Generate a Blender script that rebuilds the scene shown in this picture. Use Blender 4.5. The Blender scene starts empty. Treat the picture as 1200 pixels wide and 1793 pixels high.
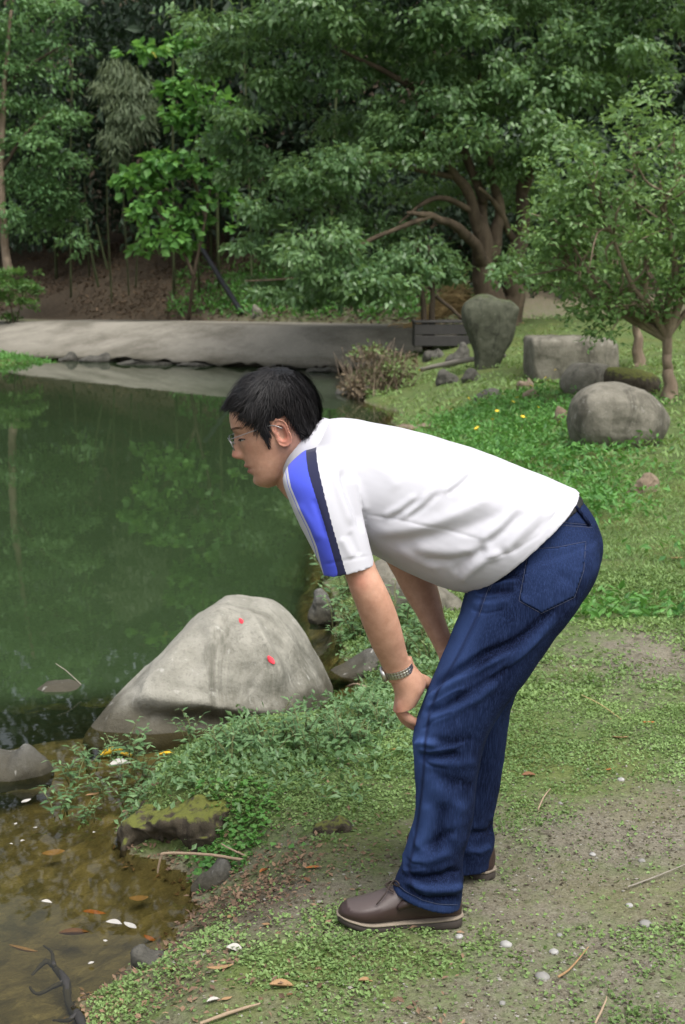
import bpy, bmesh, math, random
import numpy as np
from mathutils import Vector, Matrix
from mathutils.bvhtree import BVHTree

# ------------------------------------------------------------------ camera, world, sun, exposure
SC = bpy.context.scene
COL = SC.collection
CAM_H = 1.5
FPX = 1793 * 50.0 / 36.0                      # focal length in photograph pixels
PITCH = math.atan((896.5 - 494.0) / FPX)      # horizon sits at row 494 of the photograph
cam_data = bpy.data.cameras.new('camera')
cam_data.sensor_fit = 'VERTICAL'
cam_data.sensor_height = 36.0
cam_data.sensor_width = 24.1
cam_data.lens = 50.0
cam_data.clip_start = 0.05
cam_data.clip_end = 1000.0
cam_data.dof.use_dof = True
cam_data.dof.focus_distance = 3.35
cam_data.dof.aperture_fstop = 8.5
cam = bpy.data.objects.new('camera', cam_data)
cam.location = (0, 0, CAM_H)
cam.rotation_euler = (math.pi / 2 - PITCH, 0, 0)
COL.objects.link(cam)
SC.camera = cam

SUN_EL, SUN_AZ = math.radians(62), math.radians(150)     # high, behind the right shoulder of the viewer
world = bpy.data.worlds.new('World')
SC.world = world
world.use_nodes = True
wn, wl = world.node_tree.nodes, world.node_tree.links
wn.clear()
sky = wn.new('ShaderNodeTexSky')
sky.sky_type = 'NISHITA'
sky.sun_disc = False
sky.sun_elevation = SUN_EL
sky.sun_rotation = SUN_AZ
sky.air_density = 1.0
sky.dust_density = 6.0
sky.ozone_density = 1.0
hsv = wn.new('ShaderNodeHueSaturation')           # a cloud layer: the sky's blue is mostly lost
hsv.inputs['Saturation'].default_value = 0.38
bgn = wn.new('ShaderNodeBackground')
bgn.inputs['Strength'].default_value = 0.15
wout = wn.new('ShaderNodeOutputWorld')
wl.new(sky.outputs[0], hsv.inputs['Color'])
wl.new(hsv.outputs[0], bgn.inputs[0])
wl.new(bgn.outputs[0], wout.inputs[0])

sun_data = bpy.data.lights.new('sun', 'SUN')
sun_data.energy = 1.5
sun_data.angle = math.radians(40)
sun_data.color = (1.0, 0.985, 0.95)
sun = bpy.data.objects.new('sun', sun_data)
_sd = Vector((math.sin(SUN_AZ) * math.cos(SUN_EL), math.cos(SUN_AZ) * math.cos(SUN_EL), math.sin(SUN_EL)))
sun.rotation_euler = _sd.to_track_quat('Z', 'Y').to_euler()
sun.location = (4, -6, 12)
COL.objects.link(sun)

SC.view_settings.view_transform = 'Standard'
SC.view_settings.look = 'None'
SC.view_settings.exposure = 0.74
SC.view_settings.gamma = 1.0
SC.render.engine = 'CYCLES'
SC.cycles.max_bounces = 8
SC.cycles.transparent_max_bounces = 12
SC.cycles.use_denoising = True

# ------------------------------------------------------------------ measuring from the photograph
_cp, _sp = math.cos(PITCH), math.sin(PITCH)
def raydir(u, v):
    a = (np.asarray(u, float) - 600) / FPX
    b = (896.5 - np.asarray(v, float)) / FPX
    return a, _cp + b * _sp, -_sp + b * _cp
def PY(u, v, Y):                       # the point seen at (u, v) that stands Y metres out
    x, y, z = raydir(u, v)
    t = Y / y
    return np.array([x * t, Y + 0 * t, CAM_H + z * t])
def PZ(u, v, z0=0.0):                  # the point seen at (u, v) that lies at height z0
    x, y, z = raydir(u, v)
    t = (z0 - CAM_H) / z
    return np.array([x * t, y * t, z0 + 0 * t])
def PIX(p):                            # (n,3) -> photograph pixels
    p = np.atleast_2d(p)
    d = p[:, 1] * _cp - (p[:, 2] - CAM_H) * _sp
    h = p[:, 1] * _sp + (p[:, 2] - CAM_H) * _cp
    return 600 + FPX * p[:, 0] / d, 896.5 - FPX * h / d

# ------------------------------------------------------------------ general helpers
def link(o, parent=None):
    COL.objects.link(o)
    if parent is not None:
        o.parent = parent
    return o
def tag(o, label=None, cat=None, group=None, kind=None):
    if label: o['label'] = label
    if cat: o['category'] = cat
    if group: o['group'] = group
    if kind: o['kind'] = kind
    return o
def empty(name, loc=(0, 0, 0), rz=0.0):
    o = bpy.data.objects.new(name, None)
    o.location = loc
    o.rotation_euler = (0, 0, rz)
    o.empty_display_size = 0.05
    return link(o)
def npmesh(name, V, F, smooth=True):
    V = np.asarray(V, np.float32)
    me = bpy.data.meshes.new(name)
    if isinstance(F, np.ndarray):
        n, k = F.shape
        me.vertices.add(len(V)); me.loops.add(n * k); me.polygons.add(n)
        me.vertices.foreach_set('co', V.ravel())
        me.loops.foreach_set('vertex_index', F.astype(np.int32).ravel())
        me.polygons.foreach_set('loop_start', (np.arange(n) * k).astype(np.int32))
        me.polygons.foreach_set('loop_total', np.full(n, k, np.int32))
    else:
        me.from_pydata(V.tolist(), [], F)
    me.update(calc_edges=True)
    me.validate()
    me.polygons.foreach_set('use_smooth', np.full(len(me.polygons), smooth))
    return me
def obj(name, me, mat=None, parent=None, loc=None, world=False):
    o = bpy.data.objects.new(name, me)
    if mat is not None and len(me.materials) == 0:
        me.materials.append(mat)
    link(o, parent)
    if parent is not None and world:          # mesh is in world space: undo the parent's place
        o.matrix_parent_inverse = mw(parent).inverted()
    if loc is not None:
        o.location = loc
    return o
def mw(o):
    m = Matrix.LocRotScale(o.location, o.rotation_euler, o.scale)
    return m if o.parent is None else mw(o.parent) @ o.matrix_parent_inverse @ m
def fattr(me, name, vals):
    a = me.attributes.new(name, 'FLOAT', 'POINT')
    a.data.foreach_set('value', np.asarray(vals, np.float32))
def verts_of(me):
    a = np.empty(len(me.vertices) * 3, np.float32); me.vertices.foreach_get('co', a)
    return a.reshape(-1, 3).astype(float)
def normals_of(me):
    a = np.empty(len(me.vertices) * 3, np.float32); me.vertices.foreach_get('normal', a)
    return a.reshape(-1, 3).astype(float)
def setverts(me, V):
    me.vertices.foreach_set('co', np.asarray(V, np.float32).ravel()); me.update()

def _hash(ix, iy, iz, seed):
    h = (ix.astype(np.int64) * 374761393 + iy.astype(np.int64) * 668265263 + iz.astype(np.int64) * 2147483647 + seed * 974711) & 0xFFFFFFFF
    h = ((h ^ (h >> 13)) * 1274126177) & 0xFFFFFFFF
    h = ((h ^ (h >> 16)) * 2246822519) & 0xFFFFFFFF
    return ((h ^ (h >> 15)) & 0xFFFFFF) / float(0xFFFFFF)
def vnoise(p, seed=0):                 # value noise, -1..1
    p = np.asarray(p, float)
    i = np.floor(p).astype(np.int64); f = p - i
    f = f * f * (3 - 2 * f)
    r = 0
    for dx in (0, 1):
        for dy in (0, 1):
            for dz in (0, 1):
                w = (f[:, 0] if dx else 1 - f[:, 0]) * (f[:, 1] if dy else 1 - f[:, 1]) * (f[:, 2] if dz else 1 - f[:, 2])
                r = r + w * _hash(i[:, 0] + dx, i[:, 1] + dy, i[:, 2] + dz, seed)
    return r * 2 - 1
def fbm(p, seed=0, oct=4, gain=0.5):
    p = np.asarray(p, float); r = 0; a = 1.0; s = 0
    for k in range(oct):
        r = r + a * vnoise(p * (2.03 ** k) + 17.3 * k, seed + k); s += a; a *= gain
    return r / s
def sstep(a, b, x):
    t = np.clip((np.asarray(x, float) - a) / (b - a), 0, 1)
    return t * t * (3 - 2 * t)

def catmull(A, sub):                   # (n,k) -> finer rows
    A = np.asarray(A, float); n = len(A); out = []
    for i in range(n - 1):
        p0, p1, p2, p3 = A[max(i - 1, 0)], A[i], A[i + 1], A[min(i + 2, n - 1)]
        for t in np.arange(sub) / sub:
            out.append(0.5 * ((2 * p1) + (-p0 + p2) * t + (2 * p0 - 5 * p1 + 4 * p2 - p3) * t * t + (-p0 + 3 * p1 - 3 * p2 + p3) * t ** 3))
    out.append(A[-1])
    return np.array(out)
def rings(R):                          # (m,n,3) rings -> closed solid with fans at the ends
    m, n, _ = R.shape
    V = R.reshape(-1, 3).tolist() + [R[0].mean(0).tolist(), R[-1].mean(0).tolist()]
    F = []
    for i in range(m - 1):
        for j in range(n):
            k = (j + 1) % n
            F.append((i * n + j, i * n + k, (i + 1) * n + k, (i + 1) * n + j))
    for j in range(n):
        k = (j + 1) % n
        F.append((m * n, k, j)); F.append((m * n + 1, (m - 1) * n + j, (m - 1) * n + k))
    return V, F
def loft(secs, sub=5, n=40, flat=1.0, tuck=0.0):
    """secs: (u1, v1, u2, v2, Y, depth radius); the two image points are the edges of the section."""
    S = catmull(secs, sub); R = []
    t = np.linspace(0, 2 * math.pi, n, endpoint=False)
    ct, st = np.cos(t), np.sin(t)
    ct = np.sign(ct) * np.abs(ct) ** flat; st = np.sign(st) * np.abs(st) ** flat
    for s in S:
        a, b = PY(s[0], s[1], s[4]), PY(s[2], s[3], s[4])
        c, h = (a + b) / 2, (b - a) / 2
        R.append(c + ct[:, None] * h + st[:, None] * np.array([0, s[5], 0]))
    R = np.array(R)
    if tuck:                            # fold the open end back inside, like a hem
        c = R[-1].mean(0); d = R[-3].mean(0) - c; d /= np.linalg.norm(d)
        R = np.concatenate([R, (c + (R[-1] - c) * 0.86)[None] + d * 0.002, (c + (R[-1] - c) * 0.8)[None] + d * tuck])
    return rings(R)
def tube(pts, rad, n=12, sub=4, ends=True):
    """smooth tube through world points with radii; rounded ends"""
    A = np.concatenate([np.asarray(pts, float), np.asarray(rad, float)[:, None]], 1)
    S = catmull(A, sub) if sub > 1 else A
    P, r = S[:, :3], np.maximum(S[:, 3], 1e-4)
    T = np.gradient(P, axis=0); T /= np.linalg.norm(T, axis=1)[:, None] + 1e-9
    up = np.array([0.31, 0.17, 0.94]) if abs(T[0][2]) < 0.8 else np.array([0.9, 0.3, 0.1])
    R = []; t = np.linspace(0, 2 * math.pi, n, endpoint=False)
    x = np.cross(up, T[0])
    for i in range(len(P)):
        x = x - T[i] * x.dot(T[i]); x /= np.linalg.norm(x) + 1e-9
        y = np.cross(T[i], x)
        R.append(P[i] + r[i] * (np.cos(t)[:, None] * x + np.sin(t)[:, None] * y))
        if ends and i == 0:
            e = [P[0] - T[0] * r[0] * k + (R[0] - P[0]) * s for k, s in ((0.95, 0.3), (0.6, 0.8))]
    if ends:
        f = [P[-1] + T[-1] * r[-1] * k + (R[-1] - P[-1]) * s for k, s in ((0.6, 0.8), (0.95, 0.3))]
        R = e + R + f
    return rings(np.array(R))
def joinm(parts):
    V, F = [], []
    for v, f in parts:
        o = len(V); V += [tuple(p) for p in v]; F += [tuple(i + o for i in q) for q in f]
    return V, F
def remeshed(name, parts, voxel, smooth=4, factor=0.5):
    V, F = joinm(parts)
    me = bpy.data.meshes.new('tmp'); me.from_pydata(V, [], F)
    bm = bmesh.new(); bm.from_mesh(me)
    bmesh.ops.recalc_face_normals(bm, faces=bm.faces); bm.to_mesh(me); bm.free()
    o = bpy.data.objects.new('tmp', me); COL.objects.link(o)
    m = o.modifiers.new('r', 'REMESH'); m.mode = 'VOXEL'; m.voxel_size = voxel; m.use_smooth_shade = True
    if smooth:
        s = o.modifiers.new('s', 'SMOOTH'); s.factor = factor; s.iterations = smooth
    dg = bpy.context.evaluated_depsgraph_get()
    res = bpy.data.meshes.new_from_object(o.evaluated_get(dg))
    res.name = name
    bpy.data.objects.remove(o); bpy.data.meshes.remove(me)
    res.polygons.foreach_set('use_smooth', np.ones(len(res.polygons), bool))
    return res
def polydist(u, v, pl):                # distance of points to a polyline, with the position along it (0..1)
    best = np.full(len(u), 1e9); tt = np.zeros(len(u)); n = len(pl) - 1
    for i in range(n):
        ax, ay = pl[i][:2]; bx, by = pl[i + 1][:2]
        dx, dy = bx - ax, by - ay
        t = np.clip(((u - ax) * dx + (v - ay) * dy) / (dx * dx + dy * dy + 1e-9), 0, 1)
        d = np.hypot(u - ax - t * dx, v - ay - t * dy)
        m = d < best
        best[m] = d[m]; tt[m] = (i + t[m]) / n
    return best, tt

def folds(me, lines, sides=True):
    V = verts_of(me); N = normals_of(me)
    u, v = PIX(V); acc = np.zeros(len(V))
    for pl, sig, amp in lines:
        d, t = polydist(u, v, pl)
        w = np.exp(-(d / sig) ** 2) * sstep(0, 0.18, t) * sstep(1, 0.80, t) if len(pl) < 9 else np.exp(-(d / sig) ** 2)
        face = sstep(0.05, 0.45, -N[:, 1])
        V = V + N * (w * amp * 0.001 * face)[:, None]
        acc = acc + w * amp * face
    setverts(me, V)
    folds.last = acc
    return V

# ------------------------------------------------------------------ node materials
class NT:
    def __init__(s, name):
        s.m = bpy.data.materials.new(name); s.m.use_nodes = True
        s.t = s.m.node_tree; s.t.nodes.clear()
        s.out = s.t.nodes.new('ShaderNodeOutputMaterial')
    def n(s, kind, **kw):
        d = s.t.nodes.new('ShaderNode' + kind)
        for k, v in kw.items():
            setattr(d, k, v)
        return d
    def put(s, sock, val):
        if hasattr(val, 'links') or isinstance(val, bpy.types.NodeSocket):
            s.t.links.new(val, sock)
        else:
            if isinstance(val, (tuple, list)) and len(val) == 3 and sock.type == 'RGBA':
                val = (*val, 1)
            sock.default_value = val
    def coords(s, kind='Object'):
        return s.n('TexCoord').outputs[kind]
    def noise(s, scale, detail=4, rough=0.55, vec=None, out='Fac', dist=0.0):
        d = s.n('TexNoise'); d.inputs['Scale'].default_value = scale
        d.inputs['Detail'].default_value = detail; d.inputs['Roughness'].default_value = rough
        d.inputs['Distortion'].default_value = dist
        s.put(d.inputs['Vector'], vec if vec is not None else s.coords())
        return d.outputs[out]
    def voro(s, scale, vec=None, out='Distance', feature='F1'):
        d = s.n('TexVoronoi', feature=feature); d.inputs['Scale'].default_value = scale
        s.put(d.inputs['Vector'], vec if vec is not None else s.coords())
        return d.outputs[out]
    def map(s, scale=(1, 1, 1), rot=(0, 0, 0), vec=None):
        d = s.n('Mapping'); d.inputs['Scale'].default_value = scale; d.inputs['Rotation'].default_value = rot
        s.put(d.inputs['Vector'], vec if vec is not None else s.coords())
        return d.outputs[0]
    def ramp(s, fac, stops, interp='LINEAR'):
        d = s.n('ValToRGB'); d.color_ramp.interpolation = interp
        e = d.color_ramp.elements
        while len(e) < len(stops): e.new(0.5)
        for k, (p, c) in enumerate(stops):
            e[k].position = p
            e[k].color = (c, c, c, 1) if isinstance(c, (int, float)) else (*c, 1)
        s.put(d.inputs[0], fac)
        return d.outputs[0]
    def mix(s, f, a, b, mode='MIX'):
        d = s.n('Mix', data_type='RGBA', blend_type=mode)
        s.put(d.inputs[0], f); s.put(d.inputs[6], a); s.put(d.inputs[7], b)
        return d.outputs[2]
    def math(s, op, a, b=0.0, clamp=False):
        d = s.n('Math', operation=op, use_clamp=clamp)
        s.put(d.inputs[0], a); s.put(d.inputs[1], b)
        return d.outputs[0]
    def attr(s, name):
        return s.n('Attribute', attribute_name=name).outputs['Fac']
    def bump(s, h, strength=0.3, dist=0.01, normal=None):
        d = s.n('Bump'); d.inputs['Strength'].default_value = strength; d.inputs['Distance'].default_value = dist
        s.put(d.inputs['Height'], h)
        if normal is not None: s.put(d.inputs['Normal'], normal)
        return d.outputs[0]
    def bsdf(s, color, rough=0.7, normal=None, spec=0.4, **kw):
        d = s.n('BsdfPrincipled')
        s.put(d.inputs['Base Color'], color); s.put(d.inputs['Roughness'], rough)
        d.inputs['Specular IOR Level'].default_value = spec
        for k, v in kw.items(): s.put(d.inputs[k.replace('_', ' ')], v)
        if normal is not None: s.put(d.inputs['Normal'], normal)
        return d.outputs[0]
    def done(s, shader):
        s.t.links.new(shader, s.out.inputs['Surface'])
        return s.m
def plain(name, col, rough=0.6, spec=0.4, var=0.12, scale=40, bump=0.0, **kw):
    t = NT(name)
    n = t.noise(scale, 5)
    c = t.mix(n, tuple(x * (1 - var) for x in col), tuple(min(1, x * (1 + var)) for x in col))
    nr = t.bump(n, bump, 0.003) if bump else None
    return t.done(t.bsdf(c, rough, nr, spec, **kw))
# ------------------------------------------------------------------ materials worn by the person
def m_skin():
    t = NT('skin')
    n = t.noise(38, 6, 0.7); n2 = t.noise(420, 3)
    base = t.mix(t.ramp(n, [(0.35, 0.0), (0.7, 1.0)]), (0.40, 0.215, 0.142), (0.52, 0.30, 0.21))
    base = t.mix(t.attr('blush'), base, (0.47, 0.155, 0.11))
    base = t.mix(t.attr('lip'), base, (0.30, 0.085, 0.075))
    return t.done(t.bsdf(base, 0.52, t.bump(n2, 0.12, 0.002), 0.35, Subsurface_Weight=0.12, Subsurface_Radius=(0.010, 0.004, 0.002)))
def m_denim():
    t = NT('denim')
    c = t.coords()
    streak = t.noise(1.0, 5, 0.7, t.map((420, 420, 26), vec=c))
    weave = t.noise(1.0, 2, 0.5, t.map((900, 900, 900), vec=c))
    blot = t.noise(9, 5, 0.6, c)
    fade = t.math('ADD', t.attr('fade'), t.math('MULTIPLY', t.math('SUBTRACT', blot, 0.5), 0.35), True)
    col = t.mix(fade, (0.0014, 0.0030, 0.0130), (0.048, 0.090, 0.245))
    col = t.mix(t.math('MULTIPLY', t.ramp(streak, [(0.45, 0.0), (0.75, 1.0)]), 0.38), col, (0.050, 0.084, 0.22))
    col = t.mix(t.attr('seam'), col, (0.012, 0.018, 0.05))
    h = t.math('ADD', t.math('MULTIPLY', streak, 0.6), weave)
    return t.done(t.bsdf(col, 0.85, t.bump(h, 0.5, 0.002), 0.08))
def m_shirt():
    t = NT('knit')
    c = t.coords()
    s = t.attr('band')
    # along the arm: white | thin blue line | white piping | blue | navy | white
    W, B, N = (0.46, 0.46, 0.495), (0.055, 0.080, 0.54), (0.012, 0.014, 0.045)
    col = t.ramp(s, [(0.0, W), (0.196, B), (0.209, W), (0.25, B), (0.50, N), (0.75, W)], 'CONSTANT')
    col = t.mix(t.attr('inside'), col, (0.008, 0.010, 0.03))
    knit = t.noise(1.0, 2, 0.5, t.map((1500, 1500, 1500), vec=c))
    big = t.noise(16, 3, 0.5, c)
    n1 = t.bump(big, 0.10, 0.01)
    return t.done(t.bsdf(col, 0.8, t.bump(knit, 0.12, 0.0008, n1), 0.25, Sheen_Weight=0.1))
def m_hair():
    t = NT('black_hair')
    r = t.attr('rnd')
    col = t.mix(r, (0.005, 0.005, 0.0055), (0.018, 0.016, 0.016))
    return t.done(t.bsdf(col, 0.55, None, 0.22))
def m_leather():
    t = NT('brown_leather')
    n = t.noise(30, 5); g = t.voro(520)
    col = t.mix(n, (0.022, 0.0125, 0.0110), (0.046, 0.026, 0.022))
    col = t.mix(t.attr('vamp'), col, (0.085, 0.066, 0.062))
    return t.done(t.bsdf(col, 0.48, t.bump(g, 0.15, 0.001), 0.45))
M = {}
M['skin'], M['denim'], M['knit'], M['hair'], M['leather'] = m_skin(), m_denim(), m_shirt(), m_hair(), m_leather()
M['sole'] = plain('dark_rubber', (0.045, 0.036, 0.03), 0.8, var=0.3)
M['welt'] = plain('pale_welt', (0.20, 0.165, 0.125), 0.8, var=0.3, scale=90)
M['thread'] = plain('tan_thread', (0.085, 0.095, 0.14), 0.8)
M['steel'] = plain('brushed_steel', (0.55, 0.54, 0.50), 0.28, Metallic=1.0)
M['dark_steel'] = plain('dark_steel', (0.06, 0.06, 0.065), 0.35, Metallic=0.6)
M['belt'] = plain('black_belt', (0.012, 0.012, 0.013), 0.5)
M['frame'] = plain('grey_wire', (0.30, 0.29, 0.29), 0.3, Metallic=0.9)
M['lace'] = plain('dark_lace', (0.035, 0.024, 0.02), 0.8)
M['white_knit'] = plain('white_collar_knit', (0.46, 0.46, 0.495), 0.8, var=0.02, scale=700, bump=0.1)
def m_lens():
    t = NT('spectacle_glass')
    g = t.n('BsdfGlossy'); g.inputs['Roughness'].default_value = 0.03
    tr = t.n('BsdfTransparent'); tr.inputs[0].default_value = (0.88, 0.93, 0.93, 1)
    f = t.n('LayerWeight'); f.inputs[0].default_value = 0.35
    mx = t.n('MixShader'); t.put(mx.inputs[0], t.math('MULTIPLY', f.outputs['Fresnel'], 0.8))
    t.put(mx.inputs[1], tr.outputs[0]); t.put(mx.inputs[2], g.outputs[0])
    return t.done(mx.outputs[0])
M['lens'] = m_lens()

M['eye_white'] = plain('eye_white', (0.42, 0.38, 0.36), 0.3, var=0.05)
M['iris'] = plain('dark_iris', (0.012, 0.008, 0.006), 0.2)
# ------------------------------------------------------------------ materials of the place
def m_ground():
    t = NT('ground_soil')
    c = t.coords()
    big = t.noise(1.3, 5, 0.6, c); mid = t.noise(9, 6, 0.65, c); fine = t.noise(70, 5, 0.7, c); grit = t.voro(130, c); grit2 = t.voro(48, c)
    dirt = t.mix(t.ramp(mid, [(0.3, 0.0), (0.7, 1.0)]), (0.105, 0.093, 0.064), (0.195, 0.176, 0.130))
    dirt = t.mix(t.ramp(fine, [(0.42, 0.0), (0.68, 0.65)]), dirt, (0.23, 0.215, 0.17))
    dirt = t.mix(t.ramp(grit, [(0.0, 0.55), (0.13, 0.0)]), dirt, (0.28, 0.265, 0.235))
    dirt = t.mix(t.ramp(t.noise(26, 4, 0.6, c), [(0.28, 0.85), (0.45, 0.0)]), dirt, (0.045, 0.037, 0.024))
    dirt = t.mix(t.ramp(t.noise(190, 4, 0.7, c), [(0.40, 0.6), (0.5, 0.0)]), dirt, (0.060, 0.052, 0.036))
    dirt = t.mix(t.ramp(t.noise(240, 3, 0.7, t.map((1, 1.3, 1), vec=c)), [(0.60, 0.0), (0.70, 0.7)]), dirt, (0.36, 0.34, 0.29))
    grass = t.mix(t.ramp(fine, [(0.3, 0.0), (0.75, 1.0)]), (0.040, 0.066, 0.018), (0.130, 0.175, 0.060))
    gm = t.math('ADD', t.attr('green'), t.math('MULTIPLY', t.math('SUBTRACT', mid, 0.5), 1.5), True)
    col = t.mix(t.ramp(gm, [(0.25, 0.0), (0.75, 1.0)]), dirt, grass)
    moss = t.mix(fine, (0.075, 0.085, 0.018), (0.150, 0.150, 0.045))
    col = t.mix(t.math('MULTIPLY', t.ramp(big, [(0.46, 0.0), (0.62, 0.42)]), t.math('SUBTRACT', 1.0, t.attr('litter'), True)), col, moss)
    lit = t.mix(t.voro(34, c, 'Color'), (0.042, 0.033, 0.022), (0.115, 0.086, 0.056))
    lit = t.mix(t.ramp(mid, [(0.4, 0.0), (0.7, 0.6)]), lit, (0.03, 0.02, 0.012))
    col = t.mix(t.attr('litter'), col, lit)
    bed = t.mix(t.voro(16, c, 'Color'), (0.085, 0.076, 0.040), (0.230, 0.200, 0.110))
    bed = t.mix(t.ramp(mid, [(0.35, 0.0), (0.7, 0.8)]), bed, (0.034, 0.030, 0.016))
    col = t.mix(t.attr('wet'), col, bed)
    h = t.math('ADD', t.math('ADD', t.math('MULTIPLY', fine, 0.5), t.math('MULTIPLY', mid, 0.8)), t.math('MULTIPLY', grit2, 0.35))
    rough = t.mix(t.attr('wet'), (0.92, 0.92, 0.92), (0.5, 0.5, 0.5))
    return t.done(t.bsdf(col, rough, t.bump(h, 0.55, 0.02), 0.2))
def m_water():
    t = NT('pond_water')
    c = t.coords()
    rip = t.math('ADD', t.noise(2.2, 3, 0.5, t.map((1, 0.45, 1), vec=c)), t.math('MULTIPLY', t.noise(14, 2, 0.5, t.map((1, 0.6, 1), vec=c)), 0.12))
    nr = t.bump(rip, 0.022, 0.06)
    gl = t.n('BsdfGlossy'); gl.inputs['Roughness'].default_value = 0.012; t.put(gl.inputs['Normal'], nr)
    fr = t.n('Fresnel'); fr.inputs['IOR'].default_value = 1.33; t.put(fr.inputs['Normal'], nr)
    tr = t.n('BsdfTransparent'); tr.inputs[0].default_value = (0.80, 0.76, 0.55, 1)
    df = t.n('BsdfDiffuse'); t.put(df.inputs[0], t.mix(t.noise(0.7, 4, 0.6, c), (0.022, 0.038, 0.016), (0.034, 0.056, 0.024)))
    m1 = t.n('MixShader'); t.put(m1.inputs[0], t.attr('murk')); t.put(m1.inputs[1], tr.outputs[0]); t.put(m1.inputs[2], df.outputs[0])
    m2 = t.n('MixShader'); t.put(m2.inputs[0], fr.outputs[0]); t.put(m2.inputs[1], m1.outputs[0]); t.put(m2.inputs[2], gl.outputs[0])
    return t.done(m2.outputs[0])
def m_concrete():
    t = NT('weathered_concrete')
    c = t.coords()
    n = t.noise(1.6, 6, 0.65, c); f = t.noise(22, 5, 0.7, c)
    col = t.mix(n, (0.165, 0.152, 0.124), (0.290, 0.270, 0.225))
    col = t.mix(t.ramp(t.noise(0.5, 5, 0.7, t.map((1, 1, 4), vec=c)), [(0.42, 0.0), (0.62, 0.7)]), col, (0.080, 0.072, 0.054))
    col = t.mix(t.ramp(f, [(0.55, 0.0), (0.75, 0.4)]), col, (0.42, 0.40, 0.36))
    z = t.n('SeparateXYZ'); t.put(z.inputs[0], c)
    low = t.n('MapRange'); t.put(low.inputs['Value'], z.outputs['Z']); low.inputs['From Min'].default_value = 0.10; low.inputs['From Max'].default_value = -0.16
    col = t.mix(t.math('MULTIPLY', low.outputs[0], t.ramp(n, [(0.35, 0.3), (0.6, 1.0)])), col, (0.060, 0.055, 0.036))
    return t.done(t.bsdf(col, 0.9, t.bump(f, 0.4, 0.03), 0.2))
def m_rock(name, a, b, dark, pale=(0.42, 0.41, 0.38), moss=None, mossamt=0.0, sc=1.0, damp=None):
    t = NT(name)
    c = t.coords()
    n = t.noise(3.2 * sc, 7, 0.65, c); f = t.noise(28 * sc, 6, 0.7, c); v = t.noise(1.4 * sc, 5, 0.7, t.map((1.6, 1.6, 0.5), vec=c), dist=1.2)
    col = t.mix(t.ramp(n, [(0.3, 0.0), (0.7, 1.0)]), a, b)
    col = t.mix(t.ramp(v, [(0.50, 0.0), (0.66, 0.75)]), col, dark)
    col = t.mix(t.ramp(t.noise(6 * sc, 6, 0.75, c), [(0.60, 0.0), (0.72, 0.7)]), col, pale)
    col = t.mix(t.ramp(f, [(0.3, 0.5), (0.46, 0.0)]), col, dark)
    if moss:
        g = t.n('NewGeometry'); s = t.n('SeparateXYZ'); t.put(s.inputs[0], g.outputs['Normal'])
        up = t.math('MULTIPLY', t.math('ADD', s.outputs['Z'], 0.5), t.noise(7 * sc, 5, 0.7, c))
        col = t.mix(t.ramp(up, [(0.62 - mossamt, 0.0), (0.80 - mossamt, 1.0)]), col, moss)
    if damp is not None:                      # algae and silt left by the water
        gz_ = t.n('SeparateXYZ'); t.put(gz_.inputs[0], t.n('NewGeometry').outputs['Position'])
        mr = t.n('MapRange'); t.put(mr.inputs['Value'], t.math('ADD', gz_.outputs['Z'], t.math('MULTIPLY', t.math('SUBTRACT', n, 0.5), 0.12)))
        mr.inputs['From Min'].default_value = damp + 0.10; mr.inputs['From Max'].default_value = damp
        col = t.mix(t.math('MULTIPLY', mr.outputs[0], 0.85), col, (0.050, 0.044, 0.028))
        sc_ = t.noise(5.0, 3, 0.5, t.map((5, 5, 0.6), (0, 0.35, 0), c))
        col = t.mix(t.ramp(sc_, [(0.66, 0.0), (0.74, 0.55)]), col, (0.46, 0.45, 0.41))
    h = t.math('ADD', n, t.math('MULTIPLY', f, 0.3))
    return t.done(t.bsdf(col, 0.88, t.bump(h, 0.8, 0.04 / sc), 0.25))
def m_leaf(name, lo, hi, rough=0.5, trans=0.25, old=None):
    t = NT(name)
    r = t.attr('rnd')
    col = t.mix(r, lo, hi)
    col = t.mix(t.math('MULTIPLY', t.ramp(t.noise(0.9, 3, 0.6), [(0.45, 0.0), (0.7, 1.0)]), 0.25), col, (hi[0] * 1.1, hi[1] * 1.02, hi[2] * 0.75))
    if old: col = t.mix(t.ramp(r, [(0.955, 0.0), (0.965, 1.0)]), col, old)
    p = t.bsdf(col, rough, None, 0.4)
    tl = t.n('BsdfTranslucent'); t.put(tl.inputs[0], t.mix(0.5, col, (hi[0] * 1.5, hi[1] * 1.4, hi[2] * 0.7)))
    mx = t.n('MixShader'); mx.inputs[0].default_value = trans
    t.put(mx.inputs[1], p); t.put(mx.inputs[2], tl.outputs[0])
    return t.done(mx.outputs[0])
def m_bark(name, a, b, sc=6.0):
    t = NT(name)
    c = t.coords(); n = t.noise(sc, 6, 0.7, t.map((1, 1, 0.25), vec=c))
    col = t.mix(t.ramp(n, [(0.3, 0.0), (0.7, 1.0)]), a, b)
    col = t.mix(t.ramp(t.noise(sc * 0.5, 4, 0.6, c), [(0.55, 0.0), (0.7, 0.5)]), col, tuple(x * 1.7 for x in b))
    return t.done(t.bsdf(col, 0.9, t.bump(n, 0.7, 0.03), 0.2))
M['ground'], M['water'], M['concrete'] = m_ground(), m_water(), m_concrete()
M['boulder'] = m_rock('grey_boulder', (0.195, 0.188, 0.155), (0.315, 0.303, 0.260), (0.090, 0.087, 0.068), (0.42, 0.41, 0.365), sc=1.9, damp=-0.14)
M['lichen_rock'] = m_rock('lichen_rock', (0.048, 0.052, 0.034), (0.095, 0.100, 0.070), (0.022, 0.024, 0.016), (0.24, 0.25, 0.20), (0.06, 0.075, 0.03), 0.0, 3.0)
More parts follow.
